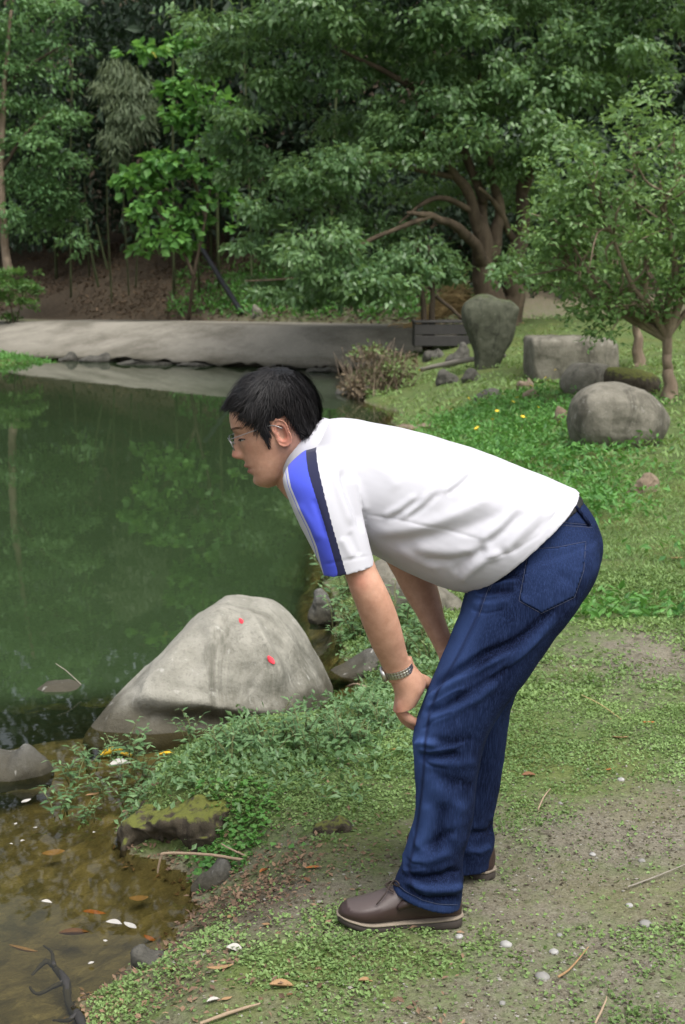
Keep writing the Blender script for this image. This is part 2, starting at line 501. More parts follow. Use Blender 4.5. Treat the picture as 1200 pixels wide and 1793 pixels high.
M['grey_rock'] = m_rock('grey_rock', (0.105, 0.098, 0.076), (0.200, 0.187, 0.150), (0.045, 0.042, 0.031), (0.46, 0.45, 0.41), sc=2.2)
M['brown_rock'] = m_rock('brown_rock', (0.15, 0.112, 0.078), (0.24, 0.19, 0.135), (0.07, 0.05, 0.034), sc=2)
M['dark_rock'] = m_rock('dark_rock', (0.050, 0.048, 0.040), (0.105, 0.100, 0.085), (0.022, 0.022, 0.018), (0.20, 0.20, 0.18), sc=2)
M['mossy_rock'] = m_rock('mossy_rock', (0.034, 0.027, 0.018), (0.075, 0.062, 0.042), (0.014, 0.011, 0.008), (0.12, 0.10, 0.07), (0.110, 0.120, 0.026), 0.10, 4)
M['wet_rock'] = m_rock('wet_rock', (0.075, 0.074, 0.066), (0.135, 0.133, 0.120), (0.030, 0.030, 0.026), (0.22, 0.22, 0.21), sc=3, damp=-0.16)
M['leaf_big'] = m_leaf('broad_tree_leaf', (0.050, 0.112, 0.046), (0.180, 0.300, 0.128), 0.36, 0.40)
M['leaf_right'] = m_leaf('small_tree_leaf', (0.062, 0.140, 0.044), (0.215, 0.345, 0.130), 0.42, 0.34)
M['leaf_left'] = m_leaf('left_tree_leaf', (0.052, 0.132, 0.046), (0.160, 0.295, 0.115), 0.5, 0.34)
M['leaf_vine'] = m_leaf('climber_leaf', (0.045, 0.145, 0.035), (0.160, 0.345, 0.085), 0.5, 0.38, (0.28, 0.25, 0.04))
M['leaf_bamboo'] = m_leaf('bamboo_leaf', (0.070, 0.105, 0.050), (0.160, 0.205, 0.115), 0.55, 0.25)
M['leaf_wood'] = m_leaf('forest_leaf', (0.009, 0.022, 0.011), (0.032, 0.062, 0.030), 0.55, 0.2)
M['leaf_maple'] = m_leaf('maple_leaf', (0.040, 0.110, 0.025), (0.120, 0.230, 0.055), 0.55, 0.3)
M['leaf_cover'] = m_leaf('ground_cover_leaf', (0.070, 0.130, 0.034), (0.230, 0.345, 0.120), 0.6, 0.3)
M['leaf_lush'] = m_leaf('lush_cover_leaf', (0.038, 0.130, 0.026), (0.125, 0.300, 0.065), 0.5, 0.3)
M['leaf_weed'] = m_leaf('weed_leaf', (0.055, 0.120, 0.045), (0.165, 0.280, 0.120), 0.45, 0.28)
M['leaf_dry'] = m_leaf('dry_twig_leaf', (0.085, 0.070, 0.042), (0.175, 0.130, 0.080), 0.7, 0.15)
M['bark_dark'] = m_bark('dark_bark', (0.028, 0.022, 0.015), (0.080, 0.062, 0.042))
M['bark_tree'] = m_bark('brown_bark', (0.040, 0.030, 0.020), (0.120, 0.092, 0.062), 5)
M['bark_pale'] = m_bark('pale_bark', (0.130, 0.095, 0.065), (0.260, 0.205, 0.150), 9)
M['bark_green'] = m_bark('green_culm', (0.030, 0.040, 0.016), (0.060, 0.072, 0.032), 3)
M['stem'] = plain('weed_stem', (0.12, 0.13, 0.05), 0.7, var=0.3)
M['straw'] = plain('straw', (0.42, 0.30, 0.14), 0.8, var=0.45, scale=60)
M['dead_leaf'] = plain('dead_leaf', (0.150, 0.070, 0.032), 0.75, var=0.4, scale=60)
M['tan_leaf'] = plain('tan_leaf', (0.27, 0.165, 0.080), 0.75, var=0.3, scale=60)
M['orange_leaf'] = plain('orange_leaf', (0.33, 0.115, 0.028), 0.7, var=0.3, scale=60)
M['yellow_leaf'] = plain('yellow_leaf', (0.68, 0.40, 0.02), 0.55, var=0.15, scale=60)
M['pale_leaf'] = plain('pale_scrap', (0.38, 0.365, 0.33), 0.65, var=0.15, scale=60)
M['red_spot'] = plain('red_spot', (0.62, 0.035, 0.055), 0.6, var=0.2, scale=90)
M['yellow_petal'] = plain('yellow_petal', (0.80, 0.56, 0.03), 0.6, var=0.1)
M['dry_wood'] = plain('dry_wood', (0.27, 0.20, 0.135), 0.9, var=0.35, scale=70, bump=0.3)
M['grey_wood'] = plain('grey_wood', (0.22, 0.20, 0.165), 0.9, var=0.3, scale=30, bump=0.3)
M['dark_wood'] = plain('dark_timber', (0.030, 0.028, 0.026), 0.75, var=0.4, scale=14, bump=0.2)
M['pipe'] = plain('black_pipe', (0.012, 0.013, 0.016), 0.5)
M['pebble'] = plain('pebble_grey', (0.20, 0.195, 0.18), 0.85, var=0.35, scale=40, bump=0.3)
M['pebble_white'] = plain('pebble_white', (0.29, 0.285, 0.27), 0.9, var=0.4, scale=60)

def m_grit():
    t = NT('soil_grit')
    c = t.ramp(t.attr('rnd'), [(0.0, (0.030, 0.024, 0.016)), (0.4, (0.095, 0.080, 0.055)), (0.8, (0.165, 0.152, 0.118)), (1.0, (0.28, 0.27, 0.24))])
    return t.done(t.bsdf(c, 0.9, None, 0.2))
M['grit'] = m_grit()
# ------------------------------------------------------------------ the lie of the land
ZW = -0.18
_shore_px = [(60, 1900), (130, 1800), (165, 1745), (235, 1690), (330, 1612), (356, 1565), (334, 1528), (270, 1515), (214, 1500), (206, 1455), (225, 1400), (270, 1345), (330, 1305), (430, 1288),
             (540, 1275), (610, 1235), (640, 1200), (612, 1165), (590, 1120), (578, 1062), (566, 1012), (590, 920), (640, 820), (700, 752), (690, 722), (648, 706), (612, 690), (606, 664)]
SHORE = [tuple(PZ(u, v, ZW)[:2]) for u, v in _shore_px]
DAM_BOTTOM = [(-20.0, 39.5), (-12.0, 34.8), (-6.87, 31.7), (-4.6, 30.2), (-2.3, 28.7), (-0.9, 27.9), (0.05, 27.2), (0.9, 26.4)]
DAM_TOP = [(-24.0, 53.0, 0.40), (-14.0, 43.0, 0.44), (-8.5, 37.0, 0.49), (-5.4, 33.7, 0.55), (-2.46, 30.6, 0.59), (-0.4, 28.4, 0.61), (1.0, 27.0, 0.62), (2.2, 25.9, 0.62)]
POND = SHORE + [(0.05, 27.2), (-0.9, 27.9), (-2.3, 28.7), (-4.6, 30.2), (-6.0, 31.1), (-6.3, 29.6), (-6.9, 28.4), (-8.5, 28.2), (-12, 31.0), (-20.0, 36.0), (-34, 30), (-34, 8), (-12, 1.0), (-3, 1.2), (-1.6, 2.0)]
BACK = [(-40, 66), (-24, 53), (-14, 43), (-8.5, 37), (-5.4, 33.7), (-2.46, 30.6), (-0.4, 28.8), (1.6, 28.6), (4, 29.5), (9, 31), (20, 33), (60, 36)]
def pond_sd(x, y):                       # >0 on land, <0 in the pond
    d, _ = polydist(x, y, POND + [POND[0]])
    ins = np.zeros(len(x), bool); n = len(POND)
    for i in range(n):
        x1, y1 = POND[i]; x2, y2 = POND[i - 1]
        m = (y1 > y) != (y2 > y)
        with np.errstate(divide='ignore', invalid='ignore'):
            ins ^= m & (x < (x2 - x1) * (y - y1) / (y2 - y1 + 1e-12) + x1)
    p2 = np.stack([x, y, 0 * x], 1)
    rag = (0.045 * fbm(p2 * 5, 61, 3) + 0.030 * fbm(p2 * 17, 62, 2)) * sstep(9, 7, y) + 0.15 * fbm(p2 * 1.2, 63, 2) * sstep(7, 9, y) * sstep(26, 22, y)
    return np.where(ins, -d, d) + rag * np.exp(-(d / 0.5) ** 2)
def back_e(x, y):                        # distance beyond the back line (negative in front of it)
    d, _ = polydist(x, y, BACK)
    yl = np.interp(x, [p[0] for p in BACK], [p[1] for p in BACK])
    return np.where(y > yl, d, -d)
def height(x, y, fine=True):
    x, y = np.asarray(x, float), np.asarray(y, float)
    sd = pond_sd(x, y); e = back_e(x, y)
    p2 = np.stack([x, y, 0 * x], 1)
    base = 0.16 * sstep(7.5, 12.5, y) * sstep(0.9, 2.6, x) + 0.12 * sstep(14, 24, y) * sstep(0.5, 3, x) + 0.12 * sstep(2.6, 4.5, x)
    base = base - 0.06 * np.exp(-((y - 6.7) / 0.35) ** 2) + 0.05 * sstep(7.0, 8.2, y) * sstep(1.2, 2.2, x) + 0.34 * sstep(22.5, 28, y)
    base = base + 0.05 * fbm(p2 * 0.7, 2, 3) * sstep(4.0, 8.0, y)
    w = 0.42 + 0.6 * sstep(6, 12, y) - 0.20 * np.exp(-((y - 4.2) / 0.5) ** 2)
    land = ZW + (base - ZW) * (0.25 * sstep(0, 0.12, sd) + 0.75 * sstep(0.05, w, sd))
    kf = 1 + 5 * sstep(5.4, 7.0, y)
    deep = ZW - 0.02 - 0.13 * (1 - np.exp(np.minimum(sd, 0) * kf / 0.30)) - 0.75 * sstep(-0.7, -2.6, sd * kf) - 0.7 * sstep(-2, -6, sd)
    z = np.where(sd > 0, land, deep)
    onr = (e < 0) & (sd > 0) & (y > 25.8) & (x < 1.6)           # under the concrete ramp
    t = sd / (sd - e + 1e-6)
    z = np.where(onr, ZW - 0.25 + 0.65 * t, z)
    hill = 0.50 + 0.50 * np.maximum(e - 2.6, 0) ** 1.02 + 0.5 * fbm(p2 * 0.25, 6, 3) * sstep(3, 8, e)
    hill = np.minimum(hill, 30 + 2 * fbm(p2 * 0.05, 7, 3))
    hill = np.where(e < 2.6, 0.50 + 0 * e, hill)
    z = np.where(e > 0, np.where(x < 1.6, np.minimum(hill, 0.3 + 3 * e), hill * sstep(0, 1.2, e) + z * (1 - sstep(0, 1.2, e))), z)
    # small hummock at the left end of the ramp where the little maple grows
    z = z + 0.24 * np.exp(-((x + 7.4) / 1.3) ** 2 - ((y - 30.0) / 1.2) ** 2) * (sd > -0.3)
    if fine:
        amp = np.where(sd > 0, 0.012 + 0.02 * sstep(4, 8, y), 0.015)
        z = z + amp * fbm(p2 * 7, 9, 4) * sstep(0.0, 0.1, np.abs(sd)) + 0.004 * fbm(p2 * 45, 12, 3) * (y < 7)
    return z
def hz(x, y): return float(height(np.array([x]), np.array([y]))[0])
def ground_at(u, v):                     # where the sight line through (u, v) first meets the land
    x, y, z = (float(a) for a in raydir(u, v))
    t = np.geomspace(2.0, 75.0, 700)
    g = CAM_H + z * t - height(x * t, y * t)
    k = np.argmax(g < 0) if (g < 0).any() else len(t) - 1
    k = max(k, 1); f = g[k - 1] / (g[k - 1] - g[k] + 1e-9)
    tt_ = t[k - 1] + (t[k] - t[k - 1]) * min(max(f, 0), 1)
    return np.array([x * tt_, y * tt_, hz(x * tt_, y * tt_)])
def axis_pts(segs):
    out = []
    for a, b, s in segs: out.append(np.arange(a, b, s))
    return np.concatenate(out)
gxs = axis_pts([(-90, -12, 4.0), (-12, -4, 0.4), (-4, -1.4, 0.09), (-1.4, 1.7, 0.017), (1.7, 4, 0.06), (4, 12, 0.35), (12, 91, 4.0)])
gys = axis_pts([(-12, 1, 1.5), (1, 2.5, 0.10), (2.5, 5.6, 0.018), (5.6, 9, 0.05), (9, 40, 0.25), (40, 141, 3.0)])
GX, GY = np.meshgrid(gxs, gys)
gx1, gy1 = GX.ravel(), GY.ravel()
gzz = height(gx1, gy1)
nx, ny = len(gxs), len(gys)
ii = np.arange(nx * ny).reshape(ny, nx)
GF = np.stack([ii[:-1, :-1], ii[:-1, 1:], ii[1:, 1:], ii[1:, :-1]], -1).reshape(-1, 4)
gme = npmesh('ground', np.stack([gx1, gy1, gzz], 1), GF)
gsd, ge = pond_sd(gx1, gy1), back_e(gx1, gy1)
def greenness(x, y):
    """how much low growth covers the soil here (0..1)"""
    u, v = PIX(np.stack([x, y, 0 * x], 1))
    def blob(u0, v0, su, sv): return np.exp(-((u - u0) / su) ** 2 - ((v - v0) / sv) ** 2)
    sd = pond_sd(x, y)
    g = 0.46 - 0.08 * sstep(760, 900, u) + (0.50 + 0.1 * sstep(760, 900, u)) * sstep(1460, 1310, v) * (y > 0)
    g = g - 0.55 * blob(1150, 1140, 110, 55) - 0.45 * blob(1190, 1420, 160, 60) - 0.3 * blob(480, 1570, 90, 50) - 0.15 * blob(900, 1560, 160, 60)
    g = g + 0.50 * blob(480, 1340, 170, 70) + 0.40 * blob(620, 1420, 120, 60) + 0.30 * blob(480, 1700, 150, 60) + 0.25 * blob(960, 1320, 120, 70) + 0.15 * blob(700, 1680, 160, 60)
    g = g - 0.30 * sstep(860, 960, u) * sstep(1050, 1090, v) * sstep(1400, 1300, v) - 0.2 * blob(1120, 1010, 90, 30)
    g = np.where(y > 6.6, 0.85, g)
    g = np.where(y < 2.6, 0.3, g)
    return np.clip(g, 0, 1) * sstep(-0.02, 0.06, sd)
gg = greenness(gx1, gy1)
lit = sstep(0.8, 2.0, ge) * (1 - 0.75 * sstep(-4.2, -2.0, gx1) * sstep(5.0, 3.0, ge))
pu_, pv_ = PIX(np.stack([gx1, gy1, 0 * gx1], 1))
near_l = 0.75 * np.exp(-((pu_ - 450) / 110) ** 2 - ((pv_ - 1545) / 50) ** 2) * (gy1 > 2.4) * (gy1 < 6)
fattr(gme, 'green', np.clip(np.where(ge > 0, 0.55 * (1 - lit), gg), 0, 1))
fattr(gme, 'litter', np.clip(np.maximum(lit, near_l), 0, 1))
fattr(gme, 'wet', sstep(0.035, -0.01, gsd) * (gy1 < 34))
ground = tag(obj('ground', gme, M['ground']), 'grassy earth bank sloping to the pond and wooded hillside behind', kind='structure')

# ---- pond
wxs = axis_pts([(-36, -6, 1.0), (-6, 2.4, 0.10)]); wys = axis_pts([(0.8, 10, 0.10), (10, 41, 0.5)])
WX, WY = np.meshgrid(wxs, wys); wx1, wy1 = WX.ravel(), WY.ravel()
bed = height(wx1, wy1, False)
ii = np.arange(len(wx1)).reshape(len(wys), len(wxs))
WF = np.stack([ii[:-1, :-1], ii[:-1, 1:], ii[1:, 1:], ii[1:, :-1]], -1).reshape(-1, 4)
keep = (pond_sd(wx1, wy1) < 0.8) 
WF = WF[keep[WF].all(1)]
used = np.unique(WF); remap = np.full(len(wx1), -1); remap[used] = np.arange(len(used))
wme = npmesh('water', np.stack([wx1, wy1, np.full(len(wx1), ZW)], 1)[used], remap[WF])
fattr(wme, 'murk', 0.02 + 0.95 * (1 - np.exp(-np.maximum(ZW - bed[used] - 0.10, 0) / 0.16)))
water = tag(obj('water', wme, M['water']), 'still green pond water reflecting the trees', kind='structure')

# ---- concrete ramp and path
def resample(pl, n):
    pl = np.array(pl, float); s = np.concatenate([[0], np.cumsum(np.linalg.norm(np.diff(pl[:, :2], axis=0), axis=1))]); s /= s[-1]
    t = np.linspace(0, 1, n); return np.stack([np.interp(t, s, pl[:, k]) for k in range(pl.shape[1])], 1)
nb_, nr_ = 160, 16
B_ = np.array([[x, y, ZW - 0.02] for x, y in DAM_BOTTOM]); T_ = np.array(DAM_TOP)
par = np.linspace(0, 1, nb_)
pb = np.stack([np.interp(par, np.linspace(0, 1, len(B_)), B_[:, k]) for k in range(3)], 1)
pt = np.stack([np.interp(par, np.linspace(0, 1, len(T_)), T_[:, k]) for k in range(3)], 1)
rows = []
jag = fbm(np.stack([par * 70, 0 * par, 0 * par], 1), 4, 4)
lip_ = np.clip(0.10 + 0.12 * jag, 0.01, 0.3)
for k in range(nr_ + 1):
    s = k / nr_
    r = pb + (pt - pb) * s
    r[:, 2] = pb[:, 2] + (pt[:, 2] - pb[:, 2]) * (0.10 + 0.90 * s ** 0.85)
    if k == 0: r[:, 2] = pb[:, 2] + lip_ * 0.8
    r += np.stack([0 * par, 0 * par, 0.012 * fbm(r * 2.2, 8, 3)], 1)
    rows.append(r)
under = pb + np.array([0.15, 0.5, 0]); under[:, 2] = ZW - 0.5
front = rows[0].copy(); front[:, 2] -= 0.02; front += np.array([0.1, 0.28, 0]); 
d_ = np.array([0.42, 0.9, 0])
ptop = [pt + d_ * k for k in (0.25, 2.8)]
ptop[0][:, 2] += 0.012; ptop[1][:, 2] += 0.0; tail = pt + d_ * 2.9; tail[:, 2] -= 0.5
R_ = np.array([under, front] + rows + ptop + [tail])
m_, n_ = R_.shape[:2]
idx = np.arange(m_ * n_).reshape(m_, n_)
CF = np.stack([idx[:-1, :-1], idx[:-1, 1:], idx[1:, 1:], idx[1:, :-1]], -1).reshape(-1, 4)
path = tag(obj('path', npmesh('path', R_.reshape(-1, 3), CF), M['concrete']), 'sloping grey concrete ramp and path along the far edge of the pond', kind='structure')
# ------------------------------------------------------------------ stones
def rock(name, label, secs, Y, mat, rough=0.03, seed=1, flat=0.9, cat='rock', group=None, rd=None, sharp=0.0, vox=46, lines=None, soft=3):
    """secs: (u, top row, bottom row, half depth) from one end of the stone to the other"""
    S = [(s[0], s[1], s[0], s[2], s[4] if len(s) > 4 else Y, s[3]) for s in secs]
    Vs, Fs = loft(S, 4, 30, flat)
    size = np.ptp(np.array(Vs), axis=0).max()
    me = remeshed(name, [(Vs, Fs)], size / vox, soft)
    if lines: folds(me, lines)
    V = verts_of(me); N = normals_of(me)
    k = 1.0 / size
    d = fbm(V * k * 3.2, seed, 4) * rough * size + fbm(V * k * 13, seed + 5, 3) * rough * size * 0.28
    if sharp:                                # broken faces
        d = d - sharp * size * np.abs(vnoise(V * k * 2.3 + 3, seed + 9))
    d = d - 0.012 * size * np.maximum(0, vnoise(V * k * 7, seed + 4)) ** 0.5
    setverts(me, V + N * d[:, None])
    c = (V.min(0) + V.max(0)) / 2; base = Vector((c[0], c[1], V[:, 2].min()))
    setverts(me, verts_of(me) - np.array(base))
    o = obj(name, me, mat, loc=base)
    return tag(o, label, cat, group)
boulder = rock('boulder', 'big pale grey pointed boulder standing in the shallow water', [
    (146, 1281, 1300, .04, 5.25), (165, 1258, 1325, .10, 5.27), (200, 1216, 1345, .17, 5.33), (240, 1176, 1360, .24, 5.39), (285, 1134, 1365, .31, 5.45), (330, 1092, 1365, .35, 5.51), (372, 1056, 1365, .37, 5.55), (405, 1046, 1360, .38, 5.59), (440, 1049, 1350, .38, 5.61), (478, 1056, 1340, .38, 5.63),
    (514, 1088, 1325, .34, 5.65), (545, 1130, 1305, .28, 5.67), (570, 1176, 1285, .19, 5.69), (591, 1222, 1258, .07, 5.71)], 5.72, M['boulder'], 0.013, 3, 0.86, sharp=0.022, vox=110, lines=[
    ([(412, 1046), (440, 1080), (462, 1120), (484, 1165), (500, 1215)], 12, 26), ([(400, 1065), (404, 1110), (420, 1160), (440, 1190)], 24, -16), ([(470, 1062), (500, 1110), (520, 1160), (530, 1220)], 20, -16), ([(520, 1090), (550, 1140), (570, 1190)], 14, 18),
    ([(205, 1222), (260, 1224), (330, 1228), (400, 1240), (470, 1248), (560, 1238)], 14, 26), ([(215, 1250), (280, 1258), (350, 1264), (430, 1272), (520, 1262)], 18, -42), ([(330, 1100), (300, 1150), (270, 1195), (240, 1215)], 20, 16), ([(360, 1090), (345, 1150), (330, 1200)], 18, -16)])
rock('boulder', 'smooth rounded grey boulder lying on the bright green bank', [
    (994, 728, 752, .14), (1001, 702, 772, .26), (1020, 681, 788, .36), (1058, 669, 796, .42), (1098, 671, 796, .42), (1130, 684, 790, .36), (1152, 702, 775, .26), (1170, 728, 745, .10)], ground_at(1085, 786)[1] + .3, M['grey_rock'], 0.022, 5, 0.80, sharp=0.03, vox=64)
rock('boulder', 'pale grey hump of rock behind the rounded boulder', [(978, 664, 680, .1), (990, 648, 695, .25), (1012, 634, 700, .36), (1040, 634, 702, .4), (1068, 642, 700, .36), (1090, 655, 694, .2)], ground_at(1030, 696)[1] + .3, M['grey_rock'], 0.03, 7, 0.85, sharp=0.04)
rock('boulder', 'long low boulder with green moss on its top', [(1052, 655, 690, .12), (1066, 643, 700, .28), (1100, 643, 702, .36), (1128, 648, 700, .34), (1146, 655, 692, .24), (1156, 666, 682, .1)], ground_at(1105, 696)[1] + .3, M['mossy_rock'], 0.03, 8, 0.85)
rock('stone_block', 'flat-topped square grey stone block under the small trees', [(919, 605, 628, .2), (923, 590, 655, .42), (932, 587, 674, .5), (975, 587, 676, .55), (1020, 587, 676, .55), (1062, 591, 674, .5), (1074, 597, 662, .42), (1078, 610, 640, .2)], ground_at(1000, 668)[1] + .4, M['grey_rock'], 0.012, 11, 0.36, cat='stone', sharp=0.02, vox=70, soft=1)
# standing stone is laid out by rows
YST = ground_at(855, 646)[1] + .2
Vs, Fs = loft([(834, 512, 841, 511, YST, .05), (822, 521, 868, 516, YST, .18), (810, 536, 908, 532, YST, .28), (808, 556, 912, 550, YST, .32), (816, 590, 902, 588, YST, .31), (824, 618, 888, 616, YST, .28), (832, 650, 874, 650, YST, .24)], 5, 30, 0.42)
me = remeshed('standing_stone', [(Vs, Fs)], 0.022, 1); V = verts_of(me); N = normals_of(me)
V = V + N * (0.05 * fbm(V * 2.5, 2, 4) - 0.09 * np.abs(vnoise(V * 2.2, 9)))[:, None]
b0 = np.array([V[:, 0].mean(), V[:, 1].mean(), V[:, 2].min()]); setverts(me, V - b0)
tag(obj('standing_stone', me, M['lichen_rock'], loc=Vector(b0)), 'upright lichen covered stone, broad at the top, before the big tree', 'stone')
_forms = [((0, .15, .2), (.1, .55, .6), (.3, .93, .95), (.5, 1, 1), (.72, .88, .95), (.9, .5, .6), (1, .1, .2)), ((0, .3, .3), (.06, .8, .7), (.25, 1, .9), (.5, .86, 1), (.75, .6, .9), (.93, .4, .6), (1, .15, .2)),
          ((0, .1, .2), (.15, .35, .6), (.4, .62, 1), (.6, .95, 1), (.78, 1, .9), (.93, .75, .6), (1, .25, .3)), ((0, .2, .3), (.08, .6, .7), (.3, .72, 1), (.5, .70, 1), (.68, .95, .9), (.9, .62, .6), (1, .2, .2))]
def small_rock(u, v, wpx, hpx, mat, label, z=None, seed=1, rough=0.07, group=None, name='rock', cat='rock', flat=0.9, deep=0.8, sink=0.3):
    g = ground_at(u, v) if z is None else PZ(u, v, z)
    Y = g[1] + 0.35 * wpx / FPX * g[1]
    hd = 0.5 * wpx / FPX * Y * deep
    secs = [(u + wpx * (t - 0.5), v - hpx * h, v + hpx * sink, hd * w) for t, h, w in _forms[seed % 4]]
    return rock(name, label, secs, Y, mat, rough, seed, flat - 0.18 * (seed % 3 == 1), cat, group, sharp=0.10, vox=30)
small_rock(920, 683, 34, 24, M['brown_rock'], 'small reddish brown stone at the foot of the square stone block', seed=3)
small_rock(930, 704, 38, 24, M['brown_rock'], 'tan stone half sunk in the yellow flowered growth', seed=4)
small_rock(986, 742, 36, 36, M['brown_rock'], 'brown stone wedged beside the smooth rounded boulder', seed=5)
small_rock(1124, 868, 64, 42, M['brown_rock'], 'jagged brown stone in the grass below the rounded boulder', seed=6, rough=0.09)
small_rock(730, 752, 80, 14, M['brown_rock'], 'flat muddy stone slab at the pond edge below the pole', seed=7)
small_rock(826, 668, 36, 24, M['dark_rock'], 'dark stone below the end of the grey pole', seed=8)
small_rock(785, 672, 44, 26, M['dark_rock'], 'wide dark stone under the middle of the grey pole', seed=9)
small_rock(800, 640, 50, 40, M['dark_rock'], 'dark rough rock leaning left of the standing stone', seed=10)
small_rock(760, 630, 40, 24, M['dark_rock'], 'low dark rock below the slender twin trunk', seed=11)
small_rock(563, 1094, 50, 66, M['wet_rock'], 'upright blue grey rock at the bank behind the pale boulder', z=ZW, seed=12, sink=0.15)
small_rock(722, 1078, 190, 96, M['grey_rock'], 'broad tan grey rock on the bank behind the man', seed=13, rough=0.06)
small_rock(630, 1188, 125, 52, M['wet_rock'], 'flat grey green rock slab in the water behind the boulder', z=ZW, seed=14, rough=0.04)
small_rock(20, 1366, 150, 70, M['wet_rock'], 'grey rock with a tan patch rising from the shallows', z=ZW, seed=15, rough=0.04)
small_rock(110, 1212, 104, 20, M['wet_rock'], 'pale flat rock tip just breaking the water surface', z=ZW, seed=16, rough=0.03, sink=0.8)
small_rock(266, 1690, 76, 34, M['dark_rock'], 'dark wet rock slab lying at the water edge', seed=17, rough=0.05)
small_rock(372, 1556, 80, 52, M['wet_rock'], 'grey rock under the broken dry stick', seed=18, rough=0.05)
small_rock(582, 1462, 80, 32, M['mossy_rock'], 'small moss topped stone in the low green growth', seed=19, rough=0.07)
small_rock(860, 700, 60, 20, M['dark_rock'], 'low dark stone among the yellow flowers', seed=20)
rock('mossy_clod', 'mossy clod of earth and rock overhanging the shallow water', [(204, 1470, 1505, .05), (214, 1444, 1535, .11), (250, 1412, 1545, .16), (300, 1372, 1545, .19), (350, 1352, 1540, .20), (400, 1356, 1510, .18), (436, 1372, 1470, .12), (452, 1392, 1420, .05)], 4.16, M['mossy_rock'], 0.10, 23, 0.85, cat='rock', sharp=0.12, vox=70, lines=[([(215, 1455), (260, 1450), (320, 1440), (380, 1440)], 14, 22), ([(215, 1490), (270, 1492), (340, 1490)], 16, -40), ([(260, 1440), (265, 1480)], 8, -14), ([(310, 1440), (318, 1490)], 8, -14)])
for i, (u, v, w, h, lb) in enumerate(((118, 632, 36, 16, 'small dark rock at the ramp foot beside the maple hummock'), (172, 634, 76, 16, 'rounded dark rock at the ramp foot next to the smallest one'), (262, 639, 120, 13, 'longest flat dark rock under the edge of the concrete ramp'), (345, 641, 80, 9, 'thin dark rock ledge under the concrete ramp beside the longest one'), (500, 645, 90, 9, 'dark rock ledge under the ramp behind the man\'s head'), (565, 652, 60, 12, 'dark rock at the ramp foot nearest the dry shrub'), (625, 692, 80, 20, 'wet dark rock in the water below the dry shrub'))):
    small_rock(u, v, w, h, M['dark_rock'], lb, z=ZW, seed=30 + i, rough=0.06)
small_rock(452, 556, 22, 24, M['grey_rock'], 'grey stone standing in the grass behind the concrete path', seed=41)
for i, (u, v, w, h) in enumerate(((60, 1240, 150, 26), (180, 1235, 90, 20))):
    small_rock(u, v, w, h, M['mossy_rock'], ('wide brown rock lying just under the water below the pale rock tip', 'brown rock under the water between pale rock tip and boulder')[i], z=ZW - 0.06, seed=50 + i)
# ------------------------------------------------------------------ leaves, trees and shrubs
RNG = np.random.default_rng(77)
def unit(a): return a / (np.linalg.norm(a, axis=-1, keepdims=True) + 1e-9)
def leaf_mesh(name, P, D, N, L, W, rnd, fold=0.18, six=False):
    P, D = np.asarray(P, float), unit(np.asarray(D, float)); n = len(P)
    N = np.asarray(N, float); N = unit(N - D * (N * D).sum(1, keepdims=True))
    S = np.cross(D, N); L = np.broadcast_to(L, (n,))[:, None]; W = np.broadcast_to(W, (n,))[:, None]
    if not six:
        V = np.stack([P, P + D * L * .45 - S * W * .5 + N * W * fold, P + D * L, P + D * L * .45 + S * W * .5 + N * W * fold], 1).reshape(-1, 3)
        o = np.arange(n)[:, None] * 4
        F = np.concatenate([o + np.array([[0, 2, 1]]), o + np.array([[0, 3, 2]])], 0)
        k = 4
    else:                                   # a leaf that droops along its length
        V = np.stack([P, P + D * L * .35 - S * W * .5 + N * W * fold, P + D * L * .75 - S * W * .32 - N * L * .06, P + D * L - N * L * .16, P + D * L * .75 + S * W * .32 - N * L * .06, P + D * L * .35 + S * W * .5 + N * W * fold], 1).reshape(-1, 3)
        o = np.arange(n)[:, None] * 6
        F = np.concatenate([o + np.array([[0, 5, 1]]), o + np.array([[1, 5, 4]]), o + np.array([[1, 4, 2]]), o + np.array([[2, 4, 3]])], 0)
        k = 6
    me = npmesh(name, V, F, False)
    fattr(me, 'rnd', np.repeat(np.asarray(rnd, float), k))
    return me
def pad_leaves(c, r, n, droop=0.7, shell=0.55, gap=0.0, gs=1.0, seed=0, up=0.55):
    """leaf places, directions and normals over one leafy pad (an uneven flattened dome)"""
    d = unit(RNG.normal(0, 1, (n, 3))); d[:, 2] = np.where(RNG.random(n) < up, np.abs(d[:, 2]), d[:, 2])
    rr = shell + (1 - shell) * RNG.random(n) ** 0.6
    wob = 1 + 0.35 * vnoise(d * 2.4 + np.asarray(c) * 0.7, seed)
    P = np.asarray(c) + d * np.asarray(r) * (rr * wob)[:, None]
    if gap:
        keep = fbm(P * gs, seed + 3, 2) > gap - 1
        P, d = P[keep], d[keep]
    m = len(P)
    D = d * np.array([1, 1, 0.3]) + RNG.normal(0, 0.6, (m, 3)); D[:, 2] -= droop
    N = d * 0.5 + np.array([0, 0, 0.9]) + RNG.normal(0, 0.5, (m, 3))
    return P, D, N
def crown(name, pads, leafL, leafW, dens, mat, parent, droop=0.7, shell=0.5, gap=0.72, gs=1.3, six=False, up=0.6):
    PP, DD, NN, RR = [], [], [], []
    for k, (c, r) in enumerate(pads):
        n = int(dens * (r[0] * r[1] + r[0] * r[2] * 1.2) * 3)
        P, D, N = pad_leaves(c, r, n, droop, shell, gap, gs, k, up)
        PP.append(P); DD.append(D); NN.append(N); RR.append(np.clip(RNG.random(len(P)) * 0.75 + RNG.uniform(0, 0.25), 0, 1))
    P = np.concatenate(PP); D = np.concatenate(DD); N = np.concatenate(NN)
    sc = RNG.uniform(0.7, 1.25, len(P))
    me = leaf_mesh(name, P, D, N, leafL * sc, leafW * sc, np.concatenate(RR), six=six)
    return obj(name, me, mat, parent, world=True)
